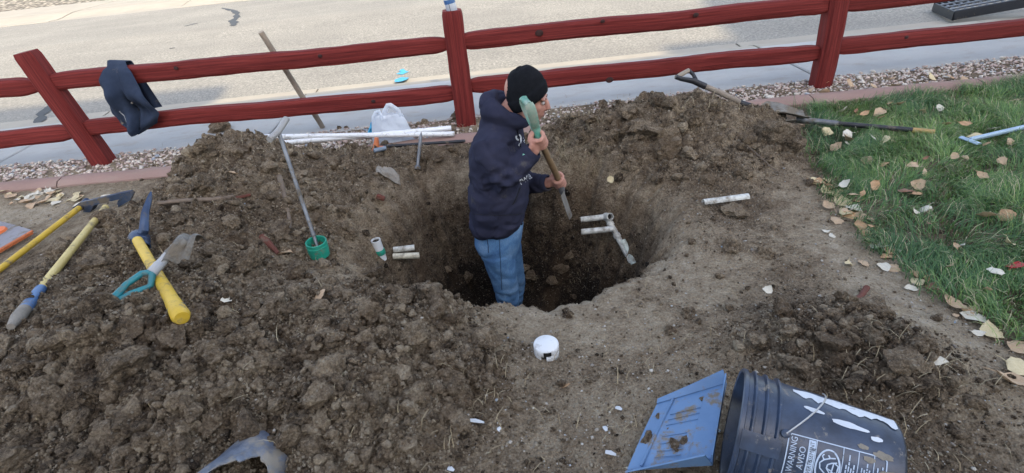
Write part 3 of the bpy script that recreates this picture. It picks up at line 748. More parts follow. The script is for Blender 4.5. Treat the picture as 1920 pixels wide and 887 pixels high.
for k, (a, b) in enumerate(pb_):
    a = Vector(a); b = Vector(b); a = a-(b-a).normalized()*.15
    timber('post', a, b, .068, .062, fence, 11+k, wave=.009 if k == 2 else .004)
for k, x in enumerate((-5.72, 5.03)): timber('post', (x, FY, -.15), (x, FY, .82), .068, .062, fence, 15+k)
def wz(px, py, dy=0): return W(px, py, FY+dy)
RAILS = [((-640, 222), (70, 160)), ((88, 154), (840, 83)), ((858, 79), (1562, 6)), ((1572, 8), (2360, -78)),
         ((-620, 330), (140, 247)), ((150, 240), (862, 172)), ((876, 161), (1545, 96)), ((1556, 88), (2320, 12))]
for k, (p, q_) in enumerate(RAILS):
    timber('rail', wz(*p), wz(*q_), .036, .056, fence, 31+k*1.7, taper=.28, k=60, wave=.006)

KNOT = pmat('knot_wood', (.045, .010, .008), (.02, .006, .005), 60, .8, .5, .003)
for px, py, w_ in ((1011, 62, 7), (1143, 150, 7), (1305, 28, 5), (1130, 40, 4), (600, 105, 4), (330, 128, 4), (700, 190, 4), (1700, 70, 4)):
    p = Vector(W(px, py, FY-.0385)); MB().ell(p, (w_*.004, .004, w_*.003), None, 14, 8).build('knot', KNOT, fence)

def pipe_mat(name, c, dirt=.25): return pmat(name, c, tuple(v*.9 for v in c), 6, .4, .15, .002, dirt=dirt, spec=.5, dscale=28, dsoft=.14)
WHITE = pipe_mat('white_pvc', (.72, .73, .74), .12); WHITED = pipe_mat('muddy_white_pvc', (.60, .60, .56), .50); CREAM = pipe_mat('cream_pvc', (.62, .58, .46), .3)
GREEN = pmat('green_plastic', (.02, .32, .22), (.02, .26, .18), 7, .4, .1, dirt=.2); STEEL = pmat('steel', (.26, .27, .29), (.12, .125, .135), 18, .5, .2, metal=.55, dirt=.5)
BLACK = pmat('black_metal', (.025, .027, .033), (.015, .015, .018), 12, .45, .2, metal=.2, dirt=.25); BLUESTEEL = pmat('blue_steel', (.055, .085, .15), (.03, .045, .085), 10, .42, .2, metal=.55, dirt=.38)
YELLOW = pmat('yellow_fiberglass', (.64, .43, .04), (.52, .33, .03), 9, .5, .15, dirt=.28, dscale=22, dsoft=.08); PALEY = pmat('worn_yellow_handle', (.60, .47, .17), (.50, .37, .11), 6, .5, .15, dirt=.3)
TEAL = pmat('teal_plastic', (.015, .20, .23), (.02, .14, .17), 14, .42, .15, dirt=.34, dscale=24, dsoft=.08); WOODG = pmat('grey_wood', (.30, .25, .20), (.19, .155, .12), 7, .8, .5, .004, stretch=(1, 1, 1), dirt=.2)
WOODB = pmat('brown_wood', (.30, .20, .11), (.17, .105, .055), 9, .7, .4, .003, dirt=.35); ORANGE = pmat('orange_paint', (.55, .17, .06), (.46, .13, .05), 9, .5, .2, dirt=.2)
DARKIN = pmat('dark_inside', (.02, .018, .016), None, 5, .9, 0); MUDSTEEL = pmat('mud_caked_steel', (.24, .225, .20), (.13, .12, .105), 12, .7, .6, .006, metal=.1, dirt=.6)
CAN = pmat('grey_pipe_sleeve', (.42, .46, .52), (.34, .38, .45), 4, .4, .1)

def hollow(mb, a, b, r, wall=.004, n=20, k=2):
    a = Vector(a); b = Vector(b); L = (b-a).length
    pr = [(r-wall, 0), (r, 0)]+[(r, L*i/k) for i in range(1, k+1)]+[(r-wall, L), (r-wall, 0)]
    mb.lathe(pr, a, b-a, n); return mb

# grey sleeve standing on the middle post
p0 = Vector(W(848, 22, FY)); p1 = Vector(W(838, -14, FY)); t = (p1-p0).normalized()
sl = thing('metal_sleeve', p0-t*.02, 'grey tube with a blue top standing on the middle red post', 'tube')
mb = MB().lathe([(.0, 0), (.032, 0), (.036, .006), (.036, .10), (.030, .118), (.012, .124), (0, .124)], p0-t*.022, t, 24); mb.build('can_body', CAN, sl)
MB().lathe([(.0364, .075), (.0368, .078), (.0368, .098), (.0364, .101)], p0-t*.022, t, 24).build('blue_band', pmat('blue_print', (.03, .10, .28), None, 6, .4, 0), sl)
MB().tube([p0+t*.01+Vector((-.006, -.0365, 0)), p0+t*.055+Vector((-.006, -.0365, 0))], .0015, 6).build('seam', DARKIN, sl)

# stick leaning on the back of the fence
a = G(605, 239, .02); b = W(489, 60, FY+.06); a = Vector(a); b = Vector(b)
pts = [lerp(a, b, t)+Vector((.006*mnoise.noise(Vector((t*4, 1, 0))), 0, .006*mnoise.noise(Vector((t*4, 5, 0))))) for t in np.linspace(0, 1, 14)]
st = MB().tube(pts, [.020*(1+.15*mnoise.noise(Vector((t*9, 2, 2)))) for t in np.linspace(0, 1, 14)], 10, jit=.08).build('wooden_pole', WOODG, origin=tuple(a))
tag(st, 'weathered grey wooden pole leaning against the back of the red fence', 'pole')

# navy jacket over the top rail
def jacket():
    rows = []
    left = [(0, 204, 125), (.06, 195, 132), (.2, 187, 150), (.45, 196, 185), (.65, 208, 215), (.82, 228, 234), (1, 262, 243)]
    right = [(0, 238, 126), (.08, 246, 134), (.2, 260, 158), (.45, 284, 188), (.65, 300, 212), (.82, 292, 232), (1, 268, 247)]
    def ip(tab, t):
        ts = [r[0] for r in tab]; return np.interp(t, ts, [r[1] for r in tab]), np.interp(t, ts, [r[2] for r in tab])
    NU = 40; NT = 54
    ztop = W(215, 128, FY-.0)[2]
    for i in range(NT+1):
        row = []
        f = i/NT
        for j in range(NU+1):
            u = j/NU
            if f < .25:                                     # hanging behind the rail, then over its top
                g = f/.25
                lx, ly = ip(left, 0); rx, ry = ip(right, 0)
                base = lerp(W(lx, ly, FY), W(rx, ry, FY), u)
                if g < .7: p = base+Vector((.10*(.7-g)*(u-.3), .075+.015*math.sin(u*14), -.30*(.7-g)/.7-.01))
                else:
                    an = (g-.7)/.3*math.pi/2; p = base+Vector((0, .075*math.cos(an), .014+.018*math.sin(an)))
            else:
                g = (f-.25)/.75
                lx, ly = ip(left, g); rx, ry = ip(right, g)
                fr = .03+.055*min(1, g*5)
                p = lerp(W(lx, ly, FY-fr), W(rx, ry, FY-fr), u)
                amp = .034*min(1, g*2.5+.2)
                w = math.sin(u*9.5-g*3.4+.8*math.sin(g*5))+.7*math.sin(u*17+g*6+1.3)*g+1.4*mnoise.noise(Vector((u*3.2, g*4.2, 1)))
                bulge = .05*math.sin(math.pi*u)*(.35+g*.9)
                cr = .06*max(0, 1-abs(u-.42-.22*g)/.075)*min(1, max(0, g-.28)*4)     # deep fold down the middle
                p = p+Vector((0, -bulge-amp*w+cr, 0))
            row.append(p)
        rows.append(row)
    return rows
JK = pmat('navy_cloth', (.030, .042, .072), (.020, .029, .052), 14, .92, .5, .003, spec=.15, dirt=.10)
jr = jacket(); jt = thing('jacket', lerp(jr[14][0], jr[14][-1], .5), 'crumpled navy jacket draped over the fence rails', 'jacket')
JB = MB().sheet(jr, .006).build('cloth', JK, jt, sharp=80)
def on_grid(rows, u, g):
    i = min(len(rows)-1, int(g*(len(rows)-1))); j = min(len(rows[0])-1, int(u*(len(rows[0])-1))); return Vector(rows[i][j])
MB().ell(on_grid(jr, .62, .62)+Vector((0, -.012, 0)), (.007, .005, .007)).build('button', STEEL, jt)
MB().tube([on_grid(jr, .3+.10*k/6, .70+.10*k/6)+Vector((0, -.006, 0)) for k in range(7)], .004, 6).build('pocket_edge', pmat('pale_trim', (.24, .25, .27), None, 9, .8), jt)
MB().tube([on_grid(jr, .62+.03*math.sin(k)-.004*k, .58+.36*k/12)+Vector((0, -.005, 0)) for k in range(13)], .003, 6).build('zipper', pmat('dark_trim', (.012, .014, .02), None, 9, .7), jt)

# two long white pipes on the crest of the soil
def pipe_obj(name, p, q2, r, mat, label, ends=True, cat='pipe', wall=.004):
    t = thing(name, p, label, cat); hollow(MB(), p, q2, r, wall, 22).build('pipe_wall', mat, t); return t
yP = 3.33
p1 = [W(478, 257, yP-.02), W(852, 251, yP)]; p2 = [W(500, 271, yP-.055), W(846, 240, yP+.055)]
pipe_obj('white_pipe', p1[0], p1[1], .017, WHITE, 'long white plastic pipe lying level on the heap by the fence, nearer the pit')
pipe_obj('white_pipe', p2[0], p2[1], .017, WHITE, 'long white plastic pipe crossing behind the other one toward the fence post')
for (aa, bb), zz in ((p1, 0), (p2, 0)):               # soil banked under them so they rest
    pass

# plastic bag with two handles and blue print
def bagmat():
    m, nt, b = nodes_of('thin_white_plastic'); v = objvec(nt)
    b.inputs['Base Color'].default_value = (.80, .84, .90, 1); b.inputs['Roughness'].default_value = .38
    tr = nt.nodes.new('ShaderNodeBsdfTranslucent'); tr.inputs[0].default_value = (.78, .83, .90, 1)
    tp = nt.nodes.new('ShaderNodeBsdfTransparent'); mx = nt.nodes.new('ShaderNodeMixShader'); mx.inputs[0].default_value = .45
    m2 = nt.nodes.new('ShaderNodeMixShader'); m2.inputs[0].default_value = .10
    out = nt.nodes['Material Output']
    nt.links.new(b.outputs[0], mx.inputs[1]); nt.links.new(tr.outputs[0], mx.inputs[2]); nt.links.new(mx.outputs[0], m2.inputs[1]); nt.links.new(tp.outputs[0], m2.inputs[2])
    nt.links.new(m2.outputs[0], out.inputs[0]); bump(nt, b, noise_n(nt, 26, 6, .6, v, 1.2), .8, .012); return m
BAG = bagmat()
yB = 3.42
bt = thing('plastic_bag', W(735, 275, yB), 'crumpled white plastic shopping bag with handles standing behind the pipes', 'bag')
def bag_side(dy, sgn):
    rows = []
    outl = [(0, 700, 776, 276), (.3, 698, 775, 256), (.6, 697, 766, 236), (.8, 697, 758, 222), (1, 699, 754, 214)]
    for i in range(17):
        g = i/16; l = np.interp(g, [o[0] for o in outl], [o[1] for o in outl]); r = np.interp(g, [o[0] for o in outl], [o[2] for o in outl]); yv = np.interp(g, [o[0] for o in outl], [o[3] for o in outl])
        row = []
        for j in range(19):
            u = j/18; p = lerp(W(l, yv-(u-.5)*4, yB), W(r, yv-(u-.5)*4, yB), u)
            bul = .055*math.sin(math.pi*u)**.7*(1-.55*g)
            p = p+Vector((0, sgn*(bul+.016*mnoise.noise(Vector((u*5, g*5, sgn*3))))+dy, (.012*mnoise.noise(Vector((u*6, 2, sgn))) if g > .8 else 0))); row.append(p)
        rows.append(row)
    return rows
bf = bag_side(0, -1); bk = bag_side(0, 1)
bm_ = MB().sheet(bf); bm_.sheet(bk); bm_.sheet([bf[0], bk[0]]); bm_.sheet([[r[0] for r in bf], [r[0] for r in bk]]); bm_.sheet([[r[-1] for r in bf], [r[-1] for r in bk]])
bm_.build('bag_body', BAG, bt, sharp=70)
def handle_loop(pix, dy, w=.02):
    P = [Vector(W(a, b, yB+dy)) for a, b in pix]; dense = []
    for i in range(len(P)-1):
        for t in np.linspace(0, 1, 5)[:-1]: dense.append(lerp(P[i], P[i+1], t))
    dense.append(P[-1]); rows = []
    c = sum(dense, Vector())/len(dense)
    for i, p in enumerate(dense):
        t = (dense[min(i+1, len(dense)-1)]-dense[max(i-1, 0)]).normalized(); inn = (c-p); inn = (inn-t*inn.dot(t)); inn = inn.normalized() if inn.length > 1e-5 else Vector((1, 0, 0))
        ww = w*(1+.3*mnoise.noise(Vector((i*.7, dy*30, 0))))
        rows.append([p+Vector((0, .012*mnoise.noise(Vector((i*.5, 1, dy*20))), 0)), p+inn*ww*.5+Vector((0, -.012, 0)), p+inn*ww])
    return MB().sheet(rows).build('handle', BAG, bt, sharp=80)
handle_loop([(697, 232), (697, 218), (702, 208), (711, 205), (717, 214), (718, 226)], -.03, .022)
handle_loop([(716, 226), (717, 207), (724, 194), (733, 193), (744, 200), (751, 206), (755, 222)], .0, .030)
def text_mesh(txt, size=1.0):
    cu = bpy.data.curves.new('t', 'FONT'); cu.body = txt; cu.size = size; cu.resolution_u = 3
    o = bpy.data.objects.new('t', cu); COL.objects.link(o); dg = bpy.context.evaluated_depsgraph_get(); dg.update()
    me = bpy.data.meshes.new_from_object(o.evaluated_get(dg), depsgraph=dg); bpy.data.objects.remove(o)
    bm = bmesh.new(); bm.from_mesh(me); bmesh.ops.triangulate(bm, faces=bm.faces)
    bmesh.ops.subdivide_edges(bm, edges=[e for e in bm.edges if e.calc_length() > .12*size], cuts=1, use_grid_fill=False)
    V = np.array([v.co[:] for v in bm.verts]); F = [tuple(v.index for v in f.verts) for f in bm.faces]; bm.free()
    V[:, :2] -= (V[:, :2].min(0)+V[:, :2].max(0))/2; return V, F
V, F = text_mesh('os', 1); mb = MB()
mb.add([Vector(W(717+v[0]*20, 270-v[1]*20, yB))+Vector((0, -.075, 0)) for v in V], F); mb.build('blue_print', pmat('bag_print', (.02, .12, .42), None, 5, .5, 0), bt, smooth=False)
mb = MB()
for k in range(9):
    a0 = math.pi*(1.15+.7*k/9)
for r0, r1 in ((17, 19.5),):
    mb.sheet([[Vector(W(717+r*math.cos(a), 268-r*math.sin(a)*.55, yB))+Vector((0, -.074, 0)) for r in (r0, r1)] for a in np.linspace(math.pi*1.02, math.pi*1.9, 16)])
mb.build('blue_print', MATS['bag_print'], bt, smooth=False)
# bright blue wrapper half behind the bag
rows = [[Vector(W(686+u*26-g*2*u+ (1-u)*g*10, 256-g*26-2*u, 3.50))+Vector((0, .025*mnoise.noise(Vector((u*4, g*4, 8))), 0)) for u in np.linspace(0, 1, 9)] for g in np.linspace(0, 1, 9)]
o = MB().sheet(rows, .004).build('blue_wrapper', pmat('bright_blue_plastic', (.05, .36, .60), (.04, .30, .52), 9, .4, .3, .01), origin=W(690, 256, 3.5)); tag(o, 'bright blue plastic wrapper tucked behind the white bag', 'wrapper')

# digging bar with orange head, lying below the pipes
yO = 3.24
a = Vector(hit(712, 281)); a.z += .02; b = Vector(hit(872, 268)); b.z += .014; yO = float(a.y)
ht_ = thing('digging_tool', a, 'orange two-pointed pick head on a black shaft lying below the white pipes', 'pick')
mb = MB().tube([a+(b-a)*t for t in np.linspace(-.02, 1, 10)], .011, 12).build('shaft', BLACK, ht_)
c0 = Vector(W(706, 258, yO-.005)); c2 = Vector(W(693, 299, yO-.06)); cm = Vector(W(705, 279, yO-.02))
MB().tube([c0, lerp(c0, cm, .5), cm, lerp(cm, c2, .5)+Vector((-.004, 0, 0)), c2], [(.012, .016), (.016, .018), (.019, .022), (.016, .017), (.007, .008)], 14, sq=3).build('pick_head', ORANGE, ht_)
MB().tube([cm, cm+(b-a).normalized()*.055], [.019, .0155], 14).build('socket', ORANGE, ht_)
a = hit(702, 286); b = hit(724, 281)
o = MB().tube([Vector(a)+Vector((0, 0, .012)), Vector(b)+Vector((0, 0, .012))], .014, 12).build('grey_tube', pmat('grey_blue_plastic', (.22, .27, .34), None, 8, .5, .1, dirt=.2), origin=tuple(a))
tag(o, 'short grey blue tube below the orange pick head', 'tube')
# steel stake
a = Vector(hit(784, 319))+Vector((0, 0, .02)); b = Vector(W(790, 247, float(a[1])+.10))
sk = thing('steel_stake', a, 'muddy steel stake with flat head leaning up across the white pipes', 'stake')
MB().tube([a, lerp(a, b, .1), lerp(a, b, .75), lerp(a, b, .9), b], [.011, .010, .010, .0075, .0015], 12).build('shaft', STEEL, sk)
t = (b-a).normalized(); MB().lathe([(0, -.012), (.017, -.012), (.0185, -.006), (.0185, .004), (.012, .010), (0, .010)], a, t, 18).build('head', STEEL, sk)
# torn cloth scrap on soil
def scrap(name, px, py, wpx, hpx, mat, label, cat, seed, lift=.012, amp=.02):
    rows = []
    for g in np.linspace(0, 1, 9):
        row = []
        for u in np.linspace(0, 1, 11):
            k = .6+.4*math.sin(math.pi*(u*.9+.05))+.35*mnoise.noise(Vector((u*4, g*4, seed)))
            x = px+(u-.5)*wpx+(g-.5)*8*mnoise.noise(Vector((u*3, 1, seed))); y = py+(g-.5)*hpx*k
            p = Vector(G(x, y, .10)); p.z = h1(p.x, p.y)+lift+amp*(mnoise.noise(Vector((u*5, g*5, seed)))+.3); row.append(p)
        rows.append(row)
    o = MB().sheet(rows, .003).build(name, mat, origin=rows[4][5], sharp=80); return tag(o, label, cat)
scrap('torn_sheet', 728, 330, 40, 12, pmat('grey_rag', (.36, .33, .29), (.2, .18, .15), 18, .9, .4, dirt=.62), 'torn muddy grey sheet scrap on the soil above the pit', 'scrap', 3)

# ------------------------------------------------------------------ T-handled rod standing in the green cup
gcup = Vector(hit(597, 468)); gcup.z = h1(gcup.x, gcup.y)
cup = thing('green_cup', gcup, 'green plastic pipe cup open at the top around the rod', 'pipe fitting')
ax = Vector((.05, -.05, 1)).normalized()
MB().lathe([(.043, -.03), (.046, .0), (.046, .046), (.0435, .048), (.041, .046), (.041, -.025), (.0, -.026)], gcup, ax, 32).build('cup_wall', GREEN, cup)
MB().tube([gcup+ax*.024+Vector((.046*math.cos(a), .046*math.sin(a), 0)) for a in np.linspace(-2.2, -.2, 8)], .0022, 6).build('rib', GREEN, cup)
a = gcup+ax*.0; b = Vector(W(522, 246, gcup.y+.28))
rod = thing('t_handle_rod', a, 'muddy steel rod with a grey plastic T handle standing in the green cup', 'rod')
MB().tube([a, lerp(a, b, .12), lerp(a, b, .121), lerp(a, b, .15), lerp(a, b, .151), lerp(a, b, .5), b], [.0075, .0075, .0105, .0105, .0085, .0085, .009], 12).build('shaft', STEEL, rod)
MB().tube([Vector(W(505, 262, b.y-.07)), b, Vector(W(537, 223, b.y+.09))], [.0145, .0145, .0145], 16).build('crossbar', pmat('grey_pvc', (.36, .35, .34), (.27, .26, .25), 8, .5, .15, dirt=.35), rod)

# ------------------------------------------------------------------ roots, rusty bits, scraps of pipe
ROOT = pmat('root_bark', (.20, .15, .11), (.11, .08, .06), 14, .9, .6, .004, dirt=.3); ROOTR = pmat('red_root', (.14, .035, .02), (.09, .03, .02), 12, .85, .5, .004, dirt=.3)
def root(pix, r0, r1, label, mat=ROOT, lift=.006, name='root', flr=0.0):
    P = [Vector(hit(x, y)) for x, y in pix]; D = []
    for i in range(len(P)-1):
        for t in np.linspace(0, 1, 5)[:-1]: D.append(lerp(P[i], P[i+1], t))
    D.append(P[-1])
    for i, p in enumerate(D): p.z = p.z*(1-flr)+flr*lerp(P[0], P[-1], i/(len(D)-1)).z+lift+.004*mnoise.noise(p*30)
    rr = [r0+(r1-r0)*i/(len(D)-1) for i in range(len(D))]; rr = [r*(1+.25*mnoise.noise(Vector((i*.9, r0*900, 0)))) for i, r in enumerate(rr)]
    o = MB().tube(D, rr, 9, jit=.12).build(name, mat, origin=tuple(P[0])); return tag(o, label, 'root')
root([(298, 383), (345, 378), (400, 376), (440, 372)], .010, .013, 'long grey root lying level on the heap above the pickaxe')
root([(430, 376), (452, 371), (470, 368)], .009, .007, 'broken root end with red bark beside the long grey root', ROOTR)
root([(524, 332), (535, 370), (542, 405), (545, 432)], .013, .008, 'upright grey root sticking from the slope beside the rod')
root([(492, 445), (508, 462), (522, 478)], .016, .010, 'dark red brown root above the dead leaf', ROOTR)
root([(1225, 235), (1240, 205)], .003, .002, 'thin straw coloured stem on the heap below the shovel')
root([(1395, 270), (1440, 310), (1460, 325)], .0035, .0025, 'thin pale root trailing down the blocky clod')
root([(1600, 575), (1612, 562), (1622, 548)], .009, .011, 'short red brown root stub poking from soil by the lawn', ROOTR, .02)
root([(708, 372), (722, 376)], .018, .013, 'rust red broken root knot on the slope above the pit', ROOTR, .012)

def elbow_stub(px, py, px2, py2, r, mat, label, name='pipe_stub', lift=.012, dz=0):
    a = Vector(hit(px, py))+Vector((0, 0, lift)); d0 = (a-Vector(CAM)).length; b = Vector(CAM)+Vector(ray(px2, py2)).normalized()*(d0+dz)
    t = thing(name, a, label, 'pipe'); hollow(MB(), a, b, r, .004, 18, 3).build('pipe_wall', mat, t); return t
elbow_stub(738, 484, 786, 479, .0165, CREAM, 'cut cream pipe stub jutting from the pit wall, lower of two', dz=-.02)
elbow_stub(738, 472, 777, 464, .0155, WHITED, 'muddy cut white pipe stub jutting from the pit wall, upper of two', dz=.0)
a = Vector(hit(712, 474)); rs = thing('riser_pipe', a, 'white riser pipe with green collar standing at the pit edge', 'pipe')
up_ = Vector((-.08, .0, 1)).normalized()
hollow(MB(), a+Vector((0, .01, -.05)), a+Vector((0, .01, 0))+up_*.075, .025, .004, 22).build('pipe_wall', WHITE, rs)
MB().lathe([(.0255, 0), (.027, .002), (.027, .028), (.0255, .03)], a+Vector((.0015, .009, -.012)), up_, 22).build('collar', GREEN, rs)
sk_ = MB().ell(a+Vector((0, .01, 0))+up_*.062, (.021, .021, .010)).build('soil_plug', SOIL, rs)
# manifold on the shelf of the pit
tee = Vector(hit(1137, 412)); tee.z += .020
man = thing('pvc_manifold', tee, 'muddy white pipe manifold with a tee on the right wall of the pit', 'pipe manifold')
def mpt(px, py, dz=0): return Vector(G(px, py, tee.z+dz))
def pw(a, b, r, nm, mat=WHITED): hollow(MB(), a, b, r, .004, 18, 4).build(nm, mat, man)
pw(mpt(1089, 412, -.01), lerp(mpt(1089, 412, -.01), tee, .93), .0165, 'pipe_arm'); pw(mpt(1090, 435, -.03), mpt(1150, 429, -.03), .0165, 'pipe_arm')
pw(lerp(tee, mpt(1165, 404), .2), mpt(1168, 404, -.004), .013, 'pipe_arm')
e2 = Vector(hit(1184, 492)); e2.z += .002
pw(lerp(tee, e2, .05), e2, .0165, 'pipe_run')
hollow(MB(), lerp(tee, e2, .55)+Vector((.012, .0, .008)), e2+Vector((.012, -.01, -.004)), .0185, .004, 18).build('pipe_sleeve', pipe_mat('pale_green_pvc', (.56, .62, .56), .42), man)
MB().ell(tee, (.026, .024, .024)).build('tee_body', WHITED, man)
hollow(MB(), tee, tee+Vector((.012, -.045, .026)), .021, .005, 18).build('tee_socket', WHITED, man)
MB().lathe([(.0, .03), (.0155, .03)], tee, Vector((.012, -.045, .026)), 16).build('socket_dark', DARKIN, man)
for k, t in enumerate((.12, .38)):
    MB().lathe([(.0165, 0), (.021, .002), (.021, .024), (.0165, .026)], lerp(tee, e2, t), e2-tee, 18).build('coupling', WHITED, man)

# white half pipe on the right mound, bits of shell
a = Vector(hit(1318, 386)); b = Vector(hit(1400, 384)); b.z = a.z+.0; a.z += .016; b.z += .016
hp = thing('split_pipe', a, 'split white pipe half lying on the soil right of the manifold', 'pipe')
mb = MB().lathe([(.015, 0), (.019, 0), (.019, .01), (.019, (b-a).length), (.015, (b-a).length), (.015, 0)], a, b-a, 14, -1.9, 1.5); mb.build('pipe_wall', WHITED, hp)
# white cap with a notch
c = Vector(hit(1025, 662)); c.z = h1(c.x, c.y)-.004
capo = thing('white_canister', c, 'round white plastic pipe cap with a notch cut in it on packed soil', 'pipe cap')
Rc, Hc = .044, .052; N = 56; mb = MB(); V = []; F = []
levels = [0, .013, .026, .040, Hc-.004, Hc]; rl = [Rc, Rc, Rc, Rc, Rc, Rc-.004]
cd_ = math.atan2(CAM[1]-c.y, CAM[0]-c.x)
def notch(j, i):
    a = (2*math.pi*(j+.5)/N-cd_+math.pi) % (2*math.pi)-math.pi
    if i < 2: return -.55 < a < .0
    if i == 3 or i == 2: return -.30 < a < .42
    return False
for h_, r_ in zip(levels, rl):
    for j in range(N): V.append(c+Vector((r_*math.cos(2*math.pi*j/N), r_*math.sin(2*math.pi*j/N), h_)))
for i in range(len(levels)-1):
    for j in range(N):
        if not notch(j, i): F.append((i*N+j, i*N+(j+1) % N, (i+1)*N+(j+1) % N, (i+1)*N+j))
F.append(tuple((len(levels)-1)*N+j for j in range(N)))
o = mb.add(V, F).build('cap_shell', pipe_mat('cap_white', (.72, .73, .74), .22), capo, sharp=50); sm = o.modifiers.new('s', 'SOLIDIFY'); sm.thickness = .004; sm.offset = -1
MB().lathe([(0, .002), (Rc-.010, .002), (Rc-.010, Hc-.006), (0, Hc-.006)], c, (0, 0, 1), 30).build('shade_core', DARKIN, capo)  # near-black filler painting the shade seen through the notch

# ------------------------------------------------------------------ tools on the left heap
def plate(pix, Y0, thick, name, mat, parent=None, zl=None, bulge=0.0, cen=None):
    """an outline given in photo pixels, laid out at its own distance, with thickness"""
    P = [Vector(W(x, y, Y0)) if zl is None else Vector(G(x, y, zl)) for x, y in pix]; n = len(P)
    c = sum(P, Vector())/n; nrm = Vector((0, 0, 0))
    for i in range(n): nrm += (P[i]-c).cross(P[(i+1) % n]-c)
    nrm.normalize()
    V = [p+nrm*thick*.5 for p in P]+[p-nrm*thick*.5 for p in P]+[lerp(p, c, .25)+nrm*(thick*.5+bulge) for p in P]
    F = [tuple(range(2*n, 3*n)), tuple(range(2*n-1, n-1, -1))]+[(i, (i+1) % n, n+(i+1) % n, n+i) for i in range(n)]+[(i, (i+1) % n, 2*n+(i+1) % n, 2*n+i) for i in range(n)]
    return MB().add(V, F).build(name, mat, parent, sharp=45)
def handle(pa, pb, r, lift=None, n=14, k=12, prof=None):
    a = Vector(hit(*pa)); b = Vector(hit(*pb)); l = r if lift is None else lift
    a.z += l; b.z += l; return a, b
# yellow mattock
a = Vector(hit(8, 508)); b = Vector(hit(166, 394)); a.z += .02; b.z += .045; d = (b-a).normalized(); a2 = a-d*.35; a2.z = max(a2.z, h1(a2.x, a2.y)+.018)
mt = thing('mattock', b, 'blue bladed mattock with bright yellow handle lying by the pink edging', 'mattock')
MB().tube([a2, a, lerp(a, b, .5), b], .0155, 16).build('handle', YELLOW, mt)
hd = plate([(137, 389), (150, 379), (185, 371), (222, 362), (246, 357), (252, 361), (246, 374), (222, 388), (224, 380), (233, 371), (205, 377), (178, 384), (170, 397), (158, 396), (158, 388)], b.y-.03, .022, 'blade', BLUESTEEL, mt, bulge=.004)
MB().tube([b-d*.05, b+d*.03], [.020, .024], 14).build('eye_socket', BLUESTEEL, mt)
# worn yellow shovel
a = Vector(hit(34, 622)); b = Vector(hit(209, 407)); a.z += .012; b.z += .03
tt = np.linspace(0, 1, 40); gap = np.array([h1(*(a*(1-t)+b*t)[:2])-(a*(1-t)+b*t)[2] for t in tt]); up_l = max(0, float(np.percentile(gap, 93))+.004); a.z += up_l*.6; b.z += up_l
sv = thing('old_shovel', b, 'pale worn yellow pole with blue painted end half buried in clods', 'shovel')
d = b-a
MB().tube([a+d*.21, a+d*.5, a+d*.75, b], .0165, 16).build('handle', PALEY, sv)
MB().tube([b+d*.002, b-d*.01], .012, 12).build('hollow_end', DARKIN, sv)
MB().tube([a+d*.215, a+d*.15, a+d*.08], [.0185, .020, .021], 16).build('blue_sleeve', pmat('blue_paint', (.07, .17, .36), (.05, .12, .27), 9, .45, .2, dirt=.4), sv)
MB().tube([a+d*.085, a+d*.04, a-d*.01], [.021, .022, .012], 16).build('muddy_tip', pmat('mud_crust', (.30, .27, .23), (.2, .175, .145), 15, .95, .6, .006), sv)
# pickaxe
a = Vector(hit(347, 606)); b = Vector(hit(268, 468)); a.z += .024; b.z += .045; d = b-a; dn = d.normalized()
pk = thing('pickaxe', a, 'pickaxe with yellow handle and dark blue head lying on the heap', 'pickaxe')
MB().tube([a-dn*.004, a+dn*.012, a+d*.08, a+d*.2, a+d*.6, a+d*1.0], [.022, .0285, .0265, .0225, .0195, .019], 18).build('handle', YELLOW, pk)
MB().tube([a+d*.09+Vector((.028*math.cos(t), 0, .028*math.sin(t))).cross(dn)*1.0 for t in np.linspace(0, 6.28, 24)], .0013, 5, caps=False).build('wire_ring', STEEL, pk)
e = Vector(W(263, 452, b.y+.06)); 
MB().lathe([(.020, -.075), (.026, -.07), (.029, -.03), (.033, -.028), (.037, -.005), (.040, .02), (.036, .045), (.022, .058), (0, .060)], e, dn, 26).build('eye_collar', BLUESTEEL, pk)
up1 = Vector(W(283, 360, e.y+.17)); u0 = Vector(W(270, 432, e.y+.02))
MB().tube([e+dn*.02, u0, lerp(u0, up1, .45)+Vector((-.006, 0, .004)), lerp(u0, up1, .85), up1], [(.022, .020), (.019, .017), (.015, .016), (.010, .013), (.003, .006)], 10, sq=3).build('pick_arm', BLUESTEEL, pk)
dn1 = Vector(W(236, 488, e.y-.07)); 
MB().tube([e-dn*.01, lerp(e, dn1, .5)+Vector((-.012, 0, .01)), dn1], [(.020, .018), (.018, .014), (.020, .006)], 10, sq=3).build('adze_arm', BLUESTEEL, pk)
# teal D-handled shovel across the pickaxe
yT = float(lerp(a, b, .45).y)
def T(px, py, dy=0): return Vector(W(px, py, yT+dy))
s0 = T(284, 512, -.02); s1 = T(333, 460, .10); 
ts = thing('teal_grip_shovel', s1, 'shovel with teal D grip and muddy blade crossing the pickaxe handle', 'shovel')
MB().tube([s0, lerp(s0, s1, .3), lerp(s0, s1, .31), s1], [.018, .018, .0165, .0175], 14).build('shaft', pmat('pale_worn_shaft', (.46, .42, .36), (.22, .28, .38), 6, .6, .2, dirt=.35), ts)
g0 = T(214, 559, -.13); g1 = T(266, 513, -.03); g2 = T(282, 537, -.06); g3 = T(286, 512, -.02)
MB().tube([g3, g1, lerp(g1, g0, .5)+Vector((-.004, 0, .006)), g0, g0+Vector((.008, -.012, -.012)), lerp(g0, g2, .5)+Vector((0, -.014, 0)), g2, g3], [(.015, .011), (.012, .010), (.011, .010), (.014, .014), (.015, .014), (.015, .013), (.013, .011), (.016, .012)], 12).build('d_grip', TEAL, ts)
rows = []
